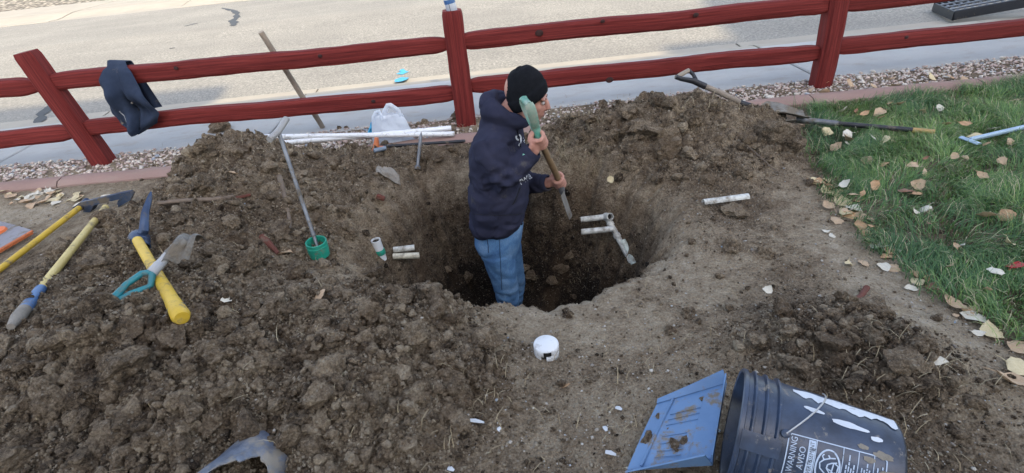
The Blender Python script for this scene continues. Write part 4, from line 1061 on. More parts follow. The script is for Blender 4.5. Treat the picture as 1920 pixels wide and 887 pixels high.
for g in np.linspace(0, 1, 9):
    row = []
    for u in np.linspace(-1, 1, 11):
        c = lerp(s1, T(372, 452, .12), g)+Vector((0, 0, .012*math.sin(g*9)))
        row.append(c+Vector((.02*u*u*-1, .085*u*(1-.2*g), .03*(1-u*u)-.012-.03*abs(u)*g)))
    rows.append(row)
MB().sheet(rows, .003).build('blade', MUDSTEEL, ts, sharp=70)
MB().tube([s1-(s1-s0).normalized()*.05, s1+Vector((.03, .01, .004))], [.020, .026], 14).build('socket', MUDSTEEL, ts)
# orange edged rake plate
z0 = .035
rk = thing('flat_scoop', G(-20, 440, 0), 'flat grey scoop with orange toothed edge lying on bare ground', 'scoop')
plate([(-150, 452), (-60, 420), (0, 415), (30, 423), (60, 432), (0, 466), (-110, 530)], 0, .006, 'plate', pmat('grey_sheet', (.24, .23, .25), (.17, .16, .18), 5, .6, .2, dirt=.25), rk, zl=z0)
A_ = Vector(G(61, 433, z0+.004)); B_ = Vector(G(-110, 531, z0+.004)); mb = MB(); mb.tube([A_, B_], .007, 8)
for k in range(44):
    p = lerp(A_, B_, (k+.5)/44); mb.box(p+Vector((.004, -.010, -.006)), (.007, .010, .014))
mb.build('toothed_edge', ORANGE, rk)
mb = MB().lathe([(0, .0), (.055, .0), (.05, .012), (0, .014)], Vector(G(-8, 436, z0+.003)), (0, 0, 1), 20); mb.build('orange_boss', pmat('bright_orange', (.75, .16, .03), None, 6, .5, .1), rk)
MB().box(Vector(G(-60, 470, .014)), (.2, .12, .03)).build('under_rib', MATS['grey_sheet'], rk)

# ------------------------------------------------------------------ shovels on the right heap and lawn
yS = 3.02
def S(px, py, dy=0): return Vector(W(px, py, yS+dy))
n0 = S(1318, 160, .10); n1 = S(1392, 195, .02); n2 = S(1432, 208, -.03)
rs_ = thing('d_grip_shovel', n2, 'old shovel with black D grip and grey wooden shaft resting on the heap', 'shovel')
MB().tube([n0, lerp(n0, n1, .5)+Vector((0, 0, .004)), n1], [.017, .0175, .018], 14, jit=.03).build('shaft', WOODG, rs_)
MB().tube([n1-(n1-n0).normalized()*.02, n1, lerp(n1, n2, .5), n2], [.0205, .021, .020, .023], 14).build('socket', BLACK, rs_)
gA = S(1268, 145, .12); gB = S(1291, 132, .20)
MB().tube([gA, lerp(gA, gB, .5), gB], [.0135, .015, .0135], 14).build('grip_bar', WOODG, rs_)
MB().tube([gA+Vector((-.004, 0, .004)), gA+Vector((.03, 0, -.012)), S(1300, 152, .11), n0+(n1-n0)*.06], [(.015, .011), (.014, .011), (.018, .013), (.020, .020)], 12).build('yoke_arm', BLACK, rs_)
MB().tube([gB+Vector((-.002, 0, .004)), S(1300, 140, .18), S(1306, 152, .13), n0], [(.012, .009), (.012, .009), (.013, .010), (.017, .017)], 12).build('yoke_arm', BLACK, rs_)
rows = []
for g in np.linspace(0, 1, 11):
    row = []
    for u in np.linspace(-1, 1, 11):
        w_ = .10*(1-.45*g**2.5)*(.55+.45*min(1, g*5)); c = lerp(n2+Vector((0, 0, -.004)), S(1512, 218, -.12), g)
        row.append(c+Vector((.1*w_*u, w_*u, .028*u*u+.010*math.sin(g*5)+.006*mnoise.noise(Vector((u*3, g*5, 2))))))
    rows.append(row)
MB().sheet(rows, .004).build('blade', MUDSTEEL, rs_, sharp=70)
# long shovel on the lawn
l0 = Vector(G(1492, 224, .075)); l1 = Vector(G(1560, 231, .06)); l2 = Vector(G(1712, 244, .05)); l3 = Vector(G(1752, 248, .045))
ls = thing('lawn_shovel', l2, 'long handled shovel with black shaft lying on the lawn, blade under soil', 'shovel')
MB().tube([l1, lerp(l1, l2, .5), l2], .0145, 14).build('shaft', BLACK, ls)
MB().tube([l2-(l2-l1).normalized()*.005, l3], [.0150, .0155], 14).build('wooden_end', pmat('tan_wood', (.42, .27, .10), None, 10, .6, .2, dirt=.15), ls)
MB().tube([l0, lerp(l0, l1, .6), l1+(l2-l1).normalized()*.03], [.020, .0185, .0175], 14).build('socket', STEEL, ls)
bl0 = Vector(W(1482, 226, l0.y-.01)); bl1 = Vector(W(1345, 208, l0.y+.12)); rows = []
for g in np.linspace(0, 1, 13):
    row = []
    for u in np.linspace(-1, 1, 11):
        w_ = .115*(1-.5*g**3)*(.4+.6*min(1, g*4)); c = lerp(bl0, bl1, g)
        row.append(c+Vector((-.2*w_*u, w_*u, .045*u*u-.02+.03*g*g)))
    rows.append(row)
MB().sheet(rows, .004).build('blade', MUDSTEEL, ls, sharp=70)
# pale blue rod with a cross end on the lawn
q0 = Vector(G(1818, 262, .055)); q1 = Vector(G(1960, 229, .05))
br = thing('blue_rod', q0, 'pale blue metal rod with a flat cross end on the lawn', 'rod'); PB = pmat('pale_blue_metal', (.36, .48, .60), (.28, .38, .5), 8, .4, .15, metal=.3)
MB().tube([q0, q1], .011, 10, sq=4).build('shaft', PB, br)
MB().tube([Vector(G(1801, 257, .06)), Vector(G(1836, 270, .055))], [(.005, .016), (.005, .018)], 10, sq=4).build('cross_bar', PB, br)

# ------------------------------------------------------------------ bucket and blue scoop
ph = R_(27); dB = Vector((-math.cos(ph), math.sin(ph), 0)); Lb = .345
rimc = Vector(G(1371, 797, .158)); basec = rimc-dB*Lb; basec.z = .138
axB = (rimc-basec).normalized(); Lb = (rimc-basec).length
BK = pmat('black_bucket_plastic', (.045, .070, .125), (.012, .017, .030), 9, .33, .25, .002, dirt=.12, dirtc=(.24, .215, .185), spec=.6, dscale=18, stretch=(1, 1, .6))
bk_ = thing('bucket', (basec.x, basec.y, 0), 'scratched black plastic bucket with white warning print lying on its side', 'bucket')
R0, R1 = .126, .1455
def rb(h): return R0+(R1-R0)*h/Lb
prof = [(0, .006), (R0-.022, .006), (R0-.008, .0), (R0-.002, .006), (R0, .018), (rb(.1), .1), (rb(.18), .18), (rb(Lb-.095), Lb-.095)]
for h in (.088, .060, .034):
    prof += [(rb(Lb-h), Lb-h), (rb(Lb-h)+.0075, Lb-h+.002), (rb(Lb-h)+.0075, Lb-h+.006), (rb(Lb-h), Lb-h+.010)]
prof += [(R1-.001, Lb-.014), (R1+.005, Lb-.012), (R1+.006, Lb-.003), (R1+.003, Lb), (R1-.004, Lb-.002), (R1-.006, Lb-.02), (R0-.006, .012), (0, .010)]
MB().lathe(prof, basec, axB, 72, ref=(0, 0, 1)).build('shell', BK, bk_, sharp=35)
xB = (Vector((0, 0, 1))-axB*axB.z).normalized(); yB_ = axB.cross(xB)
def bp(ang, h, lift=.0008): return basec+axB*h+(xB*math.cos(ang)+yB_*math.sin(ang))*(rb(h)+lift)
tow = Vector(CAM)-lerp(basec, rimc, .5); a_cam = math.atan2(tow.dot(yB_), tow.dot(xB))
PRINT = pmat('bucket_print', (.50, .58, .70), (.40, .48, .60), 40, .6, .1, dirt=.12, dirtc=(.03, .035, .05), dscale=30)
# label panel: u runs round the bucket (reading direction), v runs from the rim towards the base
sgn = 1
ua0 = a_cam-.62; v_top = Lb-.108
def lab(u, v, lift=.0009):
    h = v_top-v; return bp(ua0+sgn*u/rb(h), h, lift)
PW, PH = .108, .196
def lines(segs, w, nm='print_line'):
    mb = MB()
    for pts in segs:
        D = []
        for p, q2 in zip(pts[:-1], pts[1:]):
            k = max(2, int(math.hypot(q2[0]-p[0], q2[1]-p[1])/.006))
            for t in np.linspace(0, 1, k+1)[:-1]: D.append((p[0]*(1-t)+q2[0]*t, p[1]*(1-t)+q2[1]*t))
        D.append(pts[-1]); rows = []
        for i, p in enumerate(D):
            dx = D[min(i+1, len(D)-1)][0]-D[max(i-1, 0)][0]; dy = D[min(i+1, len(D)-1)][1]-D[max(i-1, 0)][1]; l = math.hypot(dx, dy)+1e-9
            rows.append([lab(p[0]-dy/l*w, p[1]+dx/l*w), lab(p[0]+dy/l*w, p[1]-dx/l*w)])
        mb.sheet(rows)
    return mb.build(nm, PRINT, bk_, smooth=False)
lines([[(.006, 0), (PW-.006, 0), (PW, .006), (PW, PH-.006), (PW-.006, PH), (.006, PH), (0, PH-.006), (0, .006), (.006, 0)]], .0012, 'print_border')
lines([[(0, .058), (PW, .058)], [(0, .112), (PW, .112)], [(0, .142), (PW, .142)], [(0, .172), (PW, .172)]], .0008, 'print_rule')
def put_text(txt, u, v, size, nm='print_text', mat=None, sx=1.0):
    V, F = text_mesh(txt, 1.0); mb = MB()
    mb.add([lab(u+p[0]*size*sx, v-p[1]*size, .0011) for p in V], F); return mb.build(nm, mat or PRINT, bk_, smooth=False)
put_text('WARNING', PW*.58, .012, .0185, sx=.9); put_text('AVISO', PW*.56, .031, .0185)
DARKP = pmat('print_gap', (.012, .016, .026), None, 5, .4, 0)
mb = MB(); mb.sheet([[lab(u, v, .0009) for u in np.linspace(.003, PW-.003, 20)] for v in (.042, .048, .0565)]); mb.build('print_band', PRINT, bk_, smooth=False)
put_text('AVERTISSEMENT', PW*.58, .0495, .0125, mat=DARKP, sx=.86)
for v in (.012, .031): lines([[(.006, v+.006), (.013, v-.007), (.020, v+.006), (.006, v+.006)]], .0015, 'print_triangle')
lines([[(.010, .0535), (.0145, .045), (.019, .0535), (.010, .0535)]], .0006, 'print_triangle')
cu, cv = PW*.5, .0855
lines([[(cu+.040*math.cos(t), cv+.0235*math.sin(t)) for t in np.linspace(0, 2*math.pi, 40)]], .0018, 'print_ring')
fig = [[(-.026, -.006), (-.030, .003), (-.024, .010), (-.016, .009), (-.014, .001), (-.020, -.006), (-.026, -.006)], [(-.016, -.002), (-.004, -.014), (.010, -.016), (.020, -.009), (.027, .002), (.030, .012)],
       [(-.012, .006), (.0, -.002), (.010, -.001), (.016, .006), (.020, .016)], [(.0, -.002), (-.004, .008), (-.014, .014)], [(-.010, .008), (.018, .010), (.012, .019), (-.006, .018), (-.010, .008)], [(.027, .002), (.034, -.002)], [(.02, -.009), (.028, -.013), (.034, -.010)]]
lines([[(cu+x*.85, cv+y*1.05) for x, y in f_] for f_ in fig], .0014, 'print_figure')
rg = random.Random(3); mb = MB()
for blk, (v0, v1) in enumerate(((.116, .140), (.146, .170), (.176, .198))):
    for r in range(4):
        v = v0+.004+r*(v1-v0-.004)/4; u = .010
        while u < PW-.014-rg.random()*.03:
            w = .004+rg.random()*.010; mb.sheet([[lab(u, v-.0013), lab(u+w, v-.0013)], [lab(u, v+.0013), lab(u+w, v+.0013)]]); u += w+.0022
mb.build('small_print', PRINT, bk_, smooth=False)
# dried white paint smear along the upper side
PAINT = pmat('dried_white_paint', (.60, .63, .68), (.52, .55, .60), 8, .6, .3, dirt=.15); mb = MB(); rows = []
for h in np.linspace(Lb-.115, .012, 34):
    w0 = .16+.13*mnoise.noise(Vector((h*28, 1, 0)))+.10*mnoise.noise(Vector((h*70, 2, 0))); w1 = .10+.10*mnoise.noise(Vector((h*20, 6, 0)))
    ctr = a_cam+1.12; e_ = min(1, (Lb-.110-h)/.03+.25)
    rows.append([bp(ctr-w0*e_+(w0+w1)*e_*t, h, .0012) for t in np.linspace(0, 1, 10)])
mb.sheet(rows); mb.build('paint_smear', PAINT, bk_)
for ang, h, ra, rh in ((.62, .115, .07, .035), (.70, .19, .05, .02), (.25, .05, .06, .018), (.12, .075, .05, .012), (-.05, .03, .10, .02), (.30, .09, .04, .01), (.5, .06, .05, .012), (-.2, .05, .05, .012)):
    pts = []
    for t in np.linspace(0, 2*math.pi, 19)[:-1]:
        k = 1+.45*mnoise.noise(Vector((math.cos(t)*1.6, math.sin(t)*1.6, ang*9))); pts.append(bp(a_cam+ang+ra*k*math.cos(t), max(.018, h+rh*k*math.sin(t)), .0013))
    c_ = bp(a_cam+ang, max(.02, h), .0016); MB().add([c_]+pts, [(0, i+1, (i+1) % 18+1) for i in range(18)]).build('dried_splash', PAINT if ang > .4 else pmat('dried_mud', (.27, .24, .20), (.2, .175, .14), 20, .95, .5, .004), bk_)
# pail ears and wire bail
ea = a_cam+.12; eh = Lb-.055
e1 = bp(ea, eh-.045, .004); MB().lathe([(0, -.002), (.010, -.002), (.010, .006), (.006, .008), (0, .008)], e1, (xB*math.cos(ea)+yB_*math.sin(ea)), 16).build('bail_ear', BK, bk_)
o_ = ea+1.35
pts = [e1+(xB*math.cos(ea)+yB_*math.sin(ea))*.008]
for t in np.linspace(.06, 1, 16): pts.append(bp(ea+t*1.15, eh-.045-.085*math.sin(t*math.pi*.55), .008+.010*math.sin(t*math.pi)))
MB().tube(pts, .0019, 8).build('wire_bail', pmat('bail_wire', (.50, .50, .50), (.36, .35, .34), 30, .45, .1, metal=.6), bk_)
MB().sheet([[bp(ea-.42+.30*t, Lb-.095+.085*s_q, .0085) for t in np.linspace(0, 1, 6)] for s_q in (0, 1)], .004).build('rim_bracket', BK, bk_)
# blue scoop
BLUE = pmat('blue_scoop_plastic', (.13, .235, .41), (.095, .18, .33), 8, .42, .12, .002, dirt=.40, dirtc=(.20, .165, .125), dscale=16)
zs = .070
c00 = Vector(G(1232, 757, zs-.035)); c10 = Vector(G(1362, 717, zs+.05)); c01 = Vector(G(1176, 880, zs-.04)); c11 = Vector(G(1336, 870, zs+.03))
sc = thing('blue_scoop', lerp(c00, c01, .5), 'blue plastic dustpan scoop with soil on it leaning into the black bucket', 'scoop')
def sp(u, v, l=0):
    p = lerp(lerp(c00, c10, u), lerp(c01, c11, u), v); n_ = (c10-c00).cross(c01-c00).normalized(); n_ = n_ if n_.z > 0 else -n_; return p+n_*l
MB().sheet([[sp(u, v, .004*math.sin(v*math.pi)) for v in np.linspace(0, 1, 9)] for u in np.linspace(0, 1, 9)], .004).build('pan', BLUE, sc, sharp=60)
def rib(p, q2, w, l, nm): 
    mb = MB(); mb.tube([sp(p[0]*(1-t)+q2[0]*t, p[1]*(1-t)+q2[1]*t, l) for t in np.linspace(0, 1, 5)], w, 8); return mb.build(nm, BLUE, sc)
rib((.25, .02), (.17, .98), .0035, .004, 'cross_rib')
for v in (.28, .36, .44, .60, .70, .80, .88): rib((.30, v), (.62+.1*(v < .5), v), .0015, .005, 'grip_rib')
mb = MB(); mb.sheet([[sp(u, -.0, .0), sp(u, -.06, .03*u+.004)] for u in np.linspace(0, 1, 9)], .004); mb.build('side_wall', BLUE, sc)
mb = MB(); mb.sheet([[sp(u, 1.0, .0), sp(u, 1.05, .045*u+.006)] for u in np.linspace(0, 1, 9)], .004); mb.build('side_wall', BLUE, sc)
mb = MB(); mb.sheet([[sp(1.0, v, 0), sp(1.05, v, .03)] for v in np.linspace(0, 1, 9)], .004); mb.build('back_wall', BLUE, sc)
mb = MB(); mb.sheet([[sp(.985+.0*v, v, .003), sp(.74, v, .012), sp(.72, v, .004)] for v in np.linspace(.18, .95, 9)], .003); mb.build('step', BLUE, sc)
for k, (u, v, r) in enumerate(((.10, .55, .020), (.08, .62, .016), (.50, .72, .020), (.62, .70, .013), (.12, .25, .010), (.70, .15, .011), (.35, .5, .006), (.75, .55, .007))):
    p = sp(u, v, r*.25); o = place_clod(p, r, k % 10, sq=(1.2, 1, .5), label=None); o.name = 'dirt_clod'; tag(o, 'muddy soil crumb stuck on the blue scoop', 'dirt clod', 'soil stuck on the blue scoop')
# a broken black plastic pipe half buried in front
p0 = Vector(hit(470, 850)); p0.z += .0
bpz = thing('broken_pipe', p0, 'broken muddy blue black plastic shell half buried in the front clods', 'plastic shell')
mbk = pmat('muddy_blue_black', (.17, .20, .26), (.06, .07, .095), 14, .38, .5, dirt=.66, dirtc=(.26, .235, .20))
c_s = Vector(hit(476, 872)); c_s.z += .0
axs = Vector((-.12, -.85, .42)).normalized(); xs_ = Vector((1, -.25, 0)).normalized(); zs_ = Vector((0, .42, .9)).normalized(); rows = []
for i_ in range(27):
    q_ = math.pi*(-.06+1.1*i_/26); left = sstep(.25, .8, np.array([i_/26]))[0]; Ls = .035+.17*left+.02*mnoise.noise(Vector((q_*4, 1, 3)))
    back = .03*mnoise.noise(Vector((q_*3, 7, 3)))
    rows.append([c_s-axs*(.05+back)+axs*((.05+Ls)*g)+xs_*(.086*math.cos(q_)*(1-.12*g)-.03*left*g)+zs_*((.092*math.sin(q_))*(1-.30*g*left)+.007*mnoise.noise(Vector((g*4, q_*3, 9)))-.02) for g in np.linspace(0, 1, 10)])
MB().sheet(rows, .0035).build('shell_wall', mbk, bpz, sharp=80)

# ------------------------------------------------------------------ loading ramp at the kerb and the trailer it leads to
rA = Vector(G(1749, 20, -.035)); rBn = Vector(G(1787, 37, -.02)); rdir = (Vector(G(1893, 2, .16))-rBn); rdir.z = 0; rdir.normalize()
ramp_ = thing('loading_ramp', rBn, 'black steel loading ramp with grating resting on the kerb', 'ramp')
Lr = 2.3; slope = Vector((rdir.x, rdir.y, .27)).normalized(); wv = rA-rBn; RB = pmat('black_ramp_steel', (.022, .024, .030), (.035, .036, .04), 9, .5, .2, metal=.4, dirt=.12)
def rp_(u, v, l=0): return rBn+wv*u+slope*(v*Lr)+Vector((0, 0, .045+l))
for u in (0, 1): MB().tube([rp_(u, 0, -.005), rp_(u, 1, -.005)], [(.045, .02)]*2, 8, sq=6).build('side_rail', RB, ramp_, sharp=30)
for v in (0, .33, .66, 1): MB().tube([rp_(0, v, -.01), rp_(1, v, -.01)], [(.045, .014)]*2, 8, sq=6).build('cross_bar', RB, ramp_, sharp=30)
for u in (.25, .5, .75): MB().tube([rp_(u, 0, .028), rp_(u, 1, .028)], [(.010, .022)]*2, 6, sq=5).build('grate_bar', pmat('worn_ramp_steel', (.16, .165, .18), None, 9, .5, .2, metal=.5), ramp_, sharp=30)
for k in range(42): MB().tube([rp_(.02, .02+k*.0232, .024), rp_(.98, .02+k*.0232, .024)], [(.006, .0085)]*2, 4).build('grate_slat', MATS['worn_ramp_steel'], ramp_, smooth=False)
te = rp_(.5, 1)
tr = thing('utility_trailer', (te.x+1.0, te.y+.4, 0), 'black utility trailer parked on the road at the head of the ramp', 'trailer')
fx = Vector((rdir.x, rdir.y, 0)); fy = Vector((-fx.y, fx.x, 0)); c = te+fx*1.3; c.z = te.z-.06
A3 = (fx, fy, Vector((0, 0, 1)))
MB().box(c, (2.6, 1.5, .08), A3).build('deck', RB, tr, smooth=False)
for s in (-1, 1):
    MB().box(c+fy*(.72*s)+Vector((0, 0, .22)), (2.6, .05, .05), A3).build('side_rail', RB, tr, smooth=False)
    for k in (-1.2, 0, 1.2): MB().box(c+fy*(.72*s)+fx*k+Vector((0, 0, .12)), (.05, .05, .16), A3).build('stake', RB, tr, smooth=False)
    wc = c+fy*(.86*s); wc.z = .28-.04
    wh_ = MB().lathe([(.15, -.09), (.27, -.09), (.29, -.05), (.29, .05), (.27, .09), (.15, .09), (.15, -.09)], wc, fy, 28).build('wheel', pmat('tyre_rubber', (.02, .02, .021), None, 9, .8, .3), tr)
    MB().lathe([(0, -.04), (.15, -.06), (.15, .06), (0, .04)], wc, fy, 20).build('rim', STEEL, wh_)
MB().box(c-Vector((0, 0, c.z/2+.0)), (.08, 1.7, .06), A3).build('axle', RB, tr, smooth=False)

# ------------------------------------------------------------------ the house behind the camera, whose shade covers the yard
hs = thing('house', (0, -13.5, 0), 'beige sided house standing behind the yard', 'house')
SIDE = pmat('beige_siding', (.46, .42, .35), (.42, .38, .31), 3, .8, .2, stretch=(.2, .2, 4)); ROOF = pmat('roof_shingle', (.12, .105, .095), (.08, .07, .065), 20, .9, .5)
cot = 1/math.tan(SUN_EL)
def eave(ys_): return (ys_+9.0)/(math.cos(SUN_AZ)*cot)
def xr(xg, h): return xg+math.sin(SUN_AZ)*cot*h
secs = []
hm, hl, hr, hf = eave(4.93), eave(5.75), eave(5.42), eave(7.6)
xl, xm, xq = xr(-2.7, hm), xr(1.95, hm), xr(3.55, hr)
for k, (x0, x1, h) in enumerate(((-4.5, xl, hl), (xl, xm, hm), (xm, xq, hr), (xq, 13.0, hf))):
    MB().box(((x0+x1)/2, -13.55, (h-.25)/2), (x1-x0-.004, 8.0, h-.25)).build('wall', SIDE, hs, smooth=False)
    m_ = MB(); m_.add([(x0+.002, -9, h-.25), (x1-.002, -9, h-.25), (x1-.002, -9, h), (x0+.002, -9, h), (x0+.002, -13.55, h+1.3), (x1-.002, -13.55, h+1.3), (x0+.002, -18.1, h-.25), (x1-.002, -18.1, h-.25)],
                      [(0, 1, 2, 3), (3, 2, 5, 4), (4, 5, 7, 6), (0, 6, 7, 1), (0, 3, 4, 6), (1, 7, 5, 2)]); m_.build('roof', ROOF, hs, smooth=False)
for x in (-2.5, 1.5, 8.2):
    w_ = MB().box((x, -9.52, 1.6), (1.5, .08, 1.3)).build('window', pmat('window_frame_white', (.7, .7, .68), None, 5, .5, 0), hs, smooth=False)
    for s in (-1, 1): MB().box((x+.36*s, -9.475, 1.6), (.64, .02, 1.15)).build('pane', pmat('window_glass', (.03, .035, .04), None, 5, .08, 0), w_, smooth=False)
d_ = MB().box((5.2, -9.52, 1.05), (1.0, .07, 2.1)).build('door', pmat('door_paint', (.16, .05, .04), None, 5, .5, .1), hs, smooth=False)
MB().ell((5.6, -9.45, 1.0), (.03, .03, .03)).build('door_knob', STEEL, d_)

# ------------------------------------------------------------------ the man in the pit
YM = 2.36
def Pm(px, py, dy=0.0): return Vector(W(px, py, YM+dy))
yaw = R_(-14); FW = Vector((math.cos(yaw), math.sin(yaw), 0)); LT = Vector((-math.sin(yaw), math.cos(yaw), 0)); UPZ = Vector((0, 0, 1))
FLOOR = -.90
SKIN = pmat('skin', (.50, .27, .21), (.40, .19, .145), 22, .55, .15, .002, spec=.3, dirt=.0)
DENIM = None
def denim():
    m, nt, b = nodes_of('denim'); v = objvec(nt)
    f1 = noise_n(nt, 7, 6, .6, v); f2 = noise_n(nt, 300, 3, .6, objvec(nt, (1, 1, .3)))
    col = ramp(nt, f1, [(.32, (.055, .13, .28)), (.5, (.11, .24, .44)), (.7, (.24, .39, .58))])
    col = mixc(nt, ramp(nt, f2, [(.35, (.4, .4, .4)), (.65, (0, 0, 0))]), col, (.04, .08, .17))
    mud = noise_n(nt, 5, 8, .7, v)
    col = mixc(nt, ramp(nt, mud, [(.60, (0, 0, 0)), (.74, (.6, .6, .6))]), col, (.09, .085, .085))
    nt.links.new(col, b.inputs['Base Color']); b.inputs['Roughness'].default_value = .9; b.inputs['Specular IOR Level'].default_value = .15
    bump(nt, b, mth(nt, 'ADD', f2, mth(nt, 'MULTIPLY', f1, 1.2)), .35, .006); return m
DENIM = denim()
HOOD = pmat('navy_hoodie_cloth', (.036, .037, .062), (.022, .024, .044), 9, .95, .35, .004, spec=.1, dirt=.07, dirtc=(.07, .065, .07))
KNIT = pmat('black_knit', (.012, .013, .016), (.007, .008, .010), 60, .95, .6, .003, spec=.1)
def loft(mb, secs, n=28, fw=FW, lt=LT, pw=2.3):
    V = []; F = []
    for c, rd, rw in secs:
        for j in range(n):
            a = 2*math.pi*j/n; cc, ss = math.cos(a), math.sin(a); q = (abs(cc)**pw+abs(ss)**pw)**(-1/pw)
            V.append(Vector(c)+fw*(cc*q*rd)+lt*(ss*q*rw))
    for i in range(len(secs)-1):
        for j in range(n): F.append((i*n+j, i*n+(j+1) % n, (i+1)*n+(j+1) % n, (i+1)*n+j))
    F.append(tuple(range(n-1, -1, -1))); F.append(tuple((len(secs)-1)*n+j for j in range(n)))
    return mb.add(V, F)
hem = Pm(934, 414); belly = Pm(936, 372); mid = Pm(934, 330); chest = Pm(934, 286); upc = Pm(935, 252); shl = Pm(938, 230); nk = Pm(950, 214)
# joints of the arms: the right arm is the one towards the camera
shR = upc-LT*.185+Vector((0, 0, .005)); shL = upc+LT*.185
elR = Vector(W(947, 338, shR.y-.02)); wrR = Vector(W(1000, 283, shR.y-.03))
elL = Vector(W(962, 345, shL.y+.02)); wrL = Vector(W(1027, 343, YM+.05))
# the shovel he holds
SH0 = Vector(W(1012, 262, shR.y-.02)); SH1 = Vector(W(1049, 340, YM+.03)); sdir = (SH1-SH0).normalized()
def limb(mb, pts, rad, n=18): return mb.tube(pts, rad, n)
# --- body: head, neck, arms and hands as one surface
hc = Pm(987, 180, -.02); hy = R_(-12); hp = R_(-14)
HX = Vector((math.cos(hy)*math.cos(hp), math.sin(hy)*math.cos(hp), math.sin(hp))); HY = Vector((-math.sin(hy), math.cos(hy), 0)); HZ = HX.cross(HY)
def hd_(x, y, z): return hc+HX*x+HY*y+HZ*z
AXH = (HX, HY, HZ)
body = MB()
body.ell(hd_(-.012, 0, .028), (.096, .076, .095), AXH, 28, 18); body.ell(hd_(.030, 0, -.045), (.066, .060, .074), AXH, 24, 16); body.ell(hd_(.058, 0, -.095), (.028, .030, .024), AXH)
body.ell(hd_(.062, .030, -.032), (.022, .024, .024), AXH); body.ell(hd_(.062, -.030, -.032), (.022, .024, .024), AXH)
body.tube([hd_(.082, 0, .012), hd_(.098, 0, -.012), hd_(.108, 0, -.034), hd_(.094, 0, -.046)], [.010, .0125, .0165, .010], 12)
body.ell(hd_(.094, .012, -.040), (.010, .009, .008), AXH); body.ell(hd_(.094, -.012, -.040), (.010, .009, .008), AXH)
body.ell(hd_(.080, .027, .012), (.014, .024, .009), AXH); body.ell(hd_(.080, -.027, .012), (.014, .024, .009), AXH)
body.ell(hd_(.086, 0, -.066), (.012, .024, .007), AXH); body.ell(hd_(.085, 0, -.077), (.012, .021, .007), AXH)
for s in (-1, 1):
    body.ell(hd_(-.012, .076*s, -.018), (.020, .007, .032), AXH); body.ell(hd_(-.006, .082*s, -.004), (.014, .006, .016), AXH)
    body.ell(hd_(.020, .045*s, -.070), (.04, .018, .03), AXH)
body.tube([nk+Vector((0, 0, -.03)), lerp(nk, hd_(-.03, 0, -.06), .5), hd_(-.025, 0, -.03)], [.066, .060, .058], 20)
limb(body, [lerp(elR, wrR, .6), lerp(elR, wrR, .9), wrR+(SH0-wrR)*.25], [.036, .029, .027]); limb(body, [lerp(elL, wrL, .6), lerp(elL, wrL, .9), wrL+(SH1-wrL)*.25], [.036, .029, .027])
def fist(mb, wr, grip, ax, rs, thumb_dir):
    """four fingers wrapped round the shaft at grip, palm on the wrist's side, thumb over the top"""
    ax = ax.normalized(); pd = (grip-wr); pd = (pd-ax*pd.dot(ax)).normalized(); sd = ax.cross(pd)
    pc = grip-pd*(rs+.014)
    mb.tube([wr, lerp(wr, pc, .55), pc+pd*.004], [(.026, .021), (.037, .021), (.040, .019)], 16, up=ax)
    mb.ell(pc, (.018, .018, .042), (pd, sd, ax))
    for k in range(4):
        o = (k-1.5)*.0205; ln = (.90, 1.0, .96, .82)[k]; P = []; Rr = []
        for i in range(9):
            t = i/8*ln; an = math.pi-.35-t*4.3
            r = rs+.0095-.002*t
            P.append(grip+ax*(o+.003*math.sin(i))+pd*(r*math.cos(an))+sd*(r*math.sin(an))); Rr.append((.0108-.0028*t)*(1.10 if i in (2, 5) else 1))
        mb.tube(P, Rr, 10); mb.ell(P[-1], (Rr[-1],)*3, None, 8, 6); mb.ell(P[0], (.0125,)*3, None, 8, 6)
    td = thumb_dir; P = []; 
    for i in range(7):
        t = i/6; an = math.pi+.5+t*2.3; r = rs+.013-.002*t
        P.append(grip+ax*(td*(.020+.020*math.sin(t*2.6)))+pd*(r*math.cos(an)-.012*(1-t))+sd*(r*math.sin(an)))
    mb.tube(P, [.0155, .0145, .013, .0125, .012, .0115, .009], 10); mb.ell(P[-1], (.009,)*3, None, 8, 6)
fist(body, wrR, SH0, sdir, .016, -1); fist(body, wrL, SH1, sdir, .016, -1)
body.ell(Pm(899, 412, -.02), (.055, .09, .035), (FW, LT, UPZ))          # small of the back
body.ell(Pm(930, 420), (.10, .13, .06), (FW, LT, UPZ))
body.tube([Pm(930, 420), chest, nk], [.09, .09, .06], 14)                # trunk under the clothes
limb(body, [chest+Vector((0, 0, .05)), shR, elR, lerp(elR, wrR, .65)], [.06, .05, .042, .036]); limb(body, [chest+Vector((0, 0, .05)), shL, elL, lerp(elL, wrL, .65)], [.06, .05, .042, .036])
man_ = meshobj('person', remesh(body, .0042, 3, .45), SKIN, origin=(hem.x, hem.y, FLOOR))
tag(man_, 'person in navy hoodie, jeans and black beanie standing in the pit holding a shovel', 'person')
for s in (-1, 1):
    e_ = MB().ell(hd_(.083, .030*s, -.006), (.009, .0125, .0085), AXH, 14, 10).build('eye', pmat('eye_white', (.55, .5, .48), None, 5, .2, 0), man_)
    MB().ell(hd_(.0895, .031*s, -.008), (.004, .006, .006), AXH, 12, 8).build('iris', pmat('iris_brown', (.05, .03, .02), None, 5, .2, 0), e_)
    MB().tube([hd_(.092, .014*s, .010), hd_(.092, .030*s, .014), hd_(.080, .047*s, .009)], [.003, .004, .002], 8).build('eyebrow', pmat('dark_hair', (.045, .028, .018), None, 30, .7, .3), man_)
    MB().tube([hd_(.055, .058*s, .025), hd_(.040, .067*s, .0), hd_(.030, .068*s, -.03)], [(.014, .006), (.013, .005), (.006, .003)], 10).build('sideburn', MATS['dark_hair'], man_)
MB().tube([hd_(.097, .021, -.0715), hd_(.0985, 0, -.0712), hd_(.097, -.021, -.0715)], .0018, 6).build('mouth_line', pmat('lip_shadow', (.20, .07, .06), None, 5, .6, 0), man_)
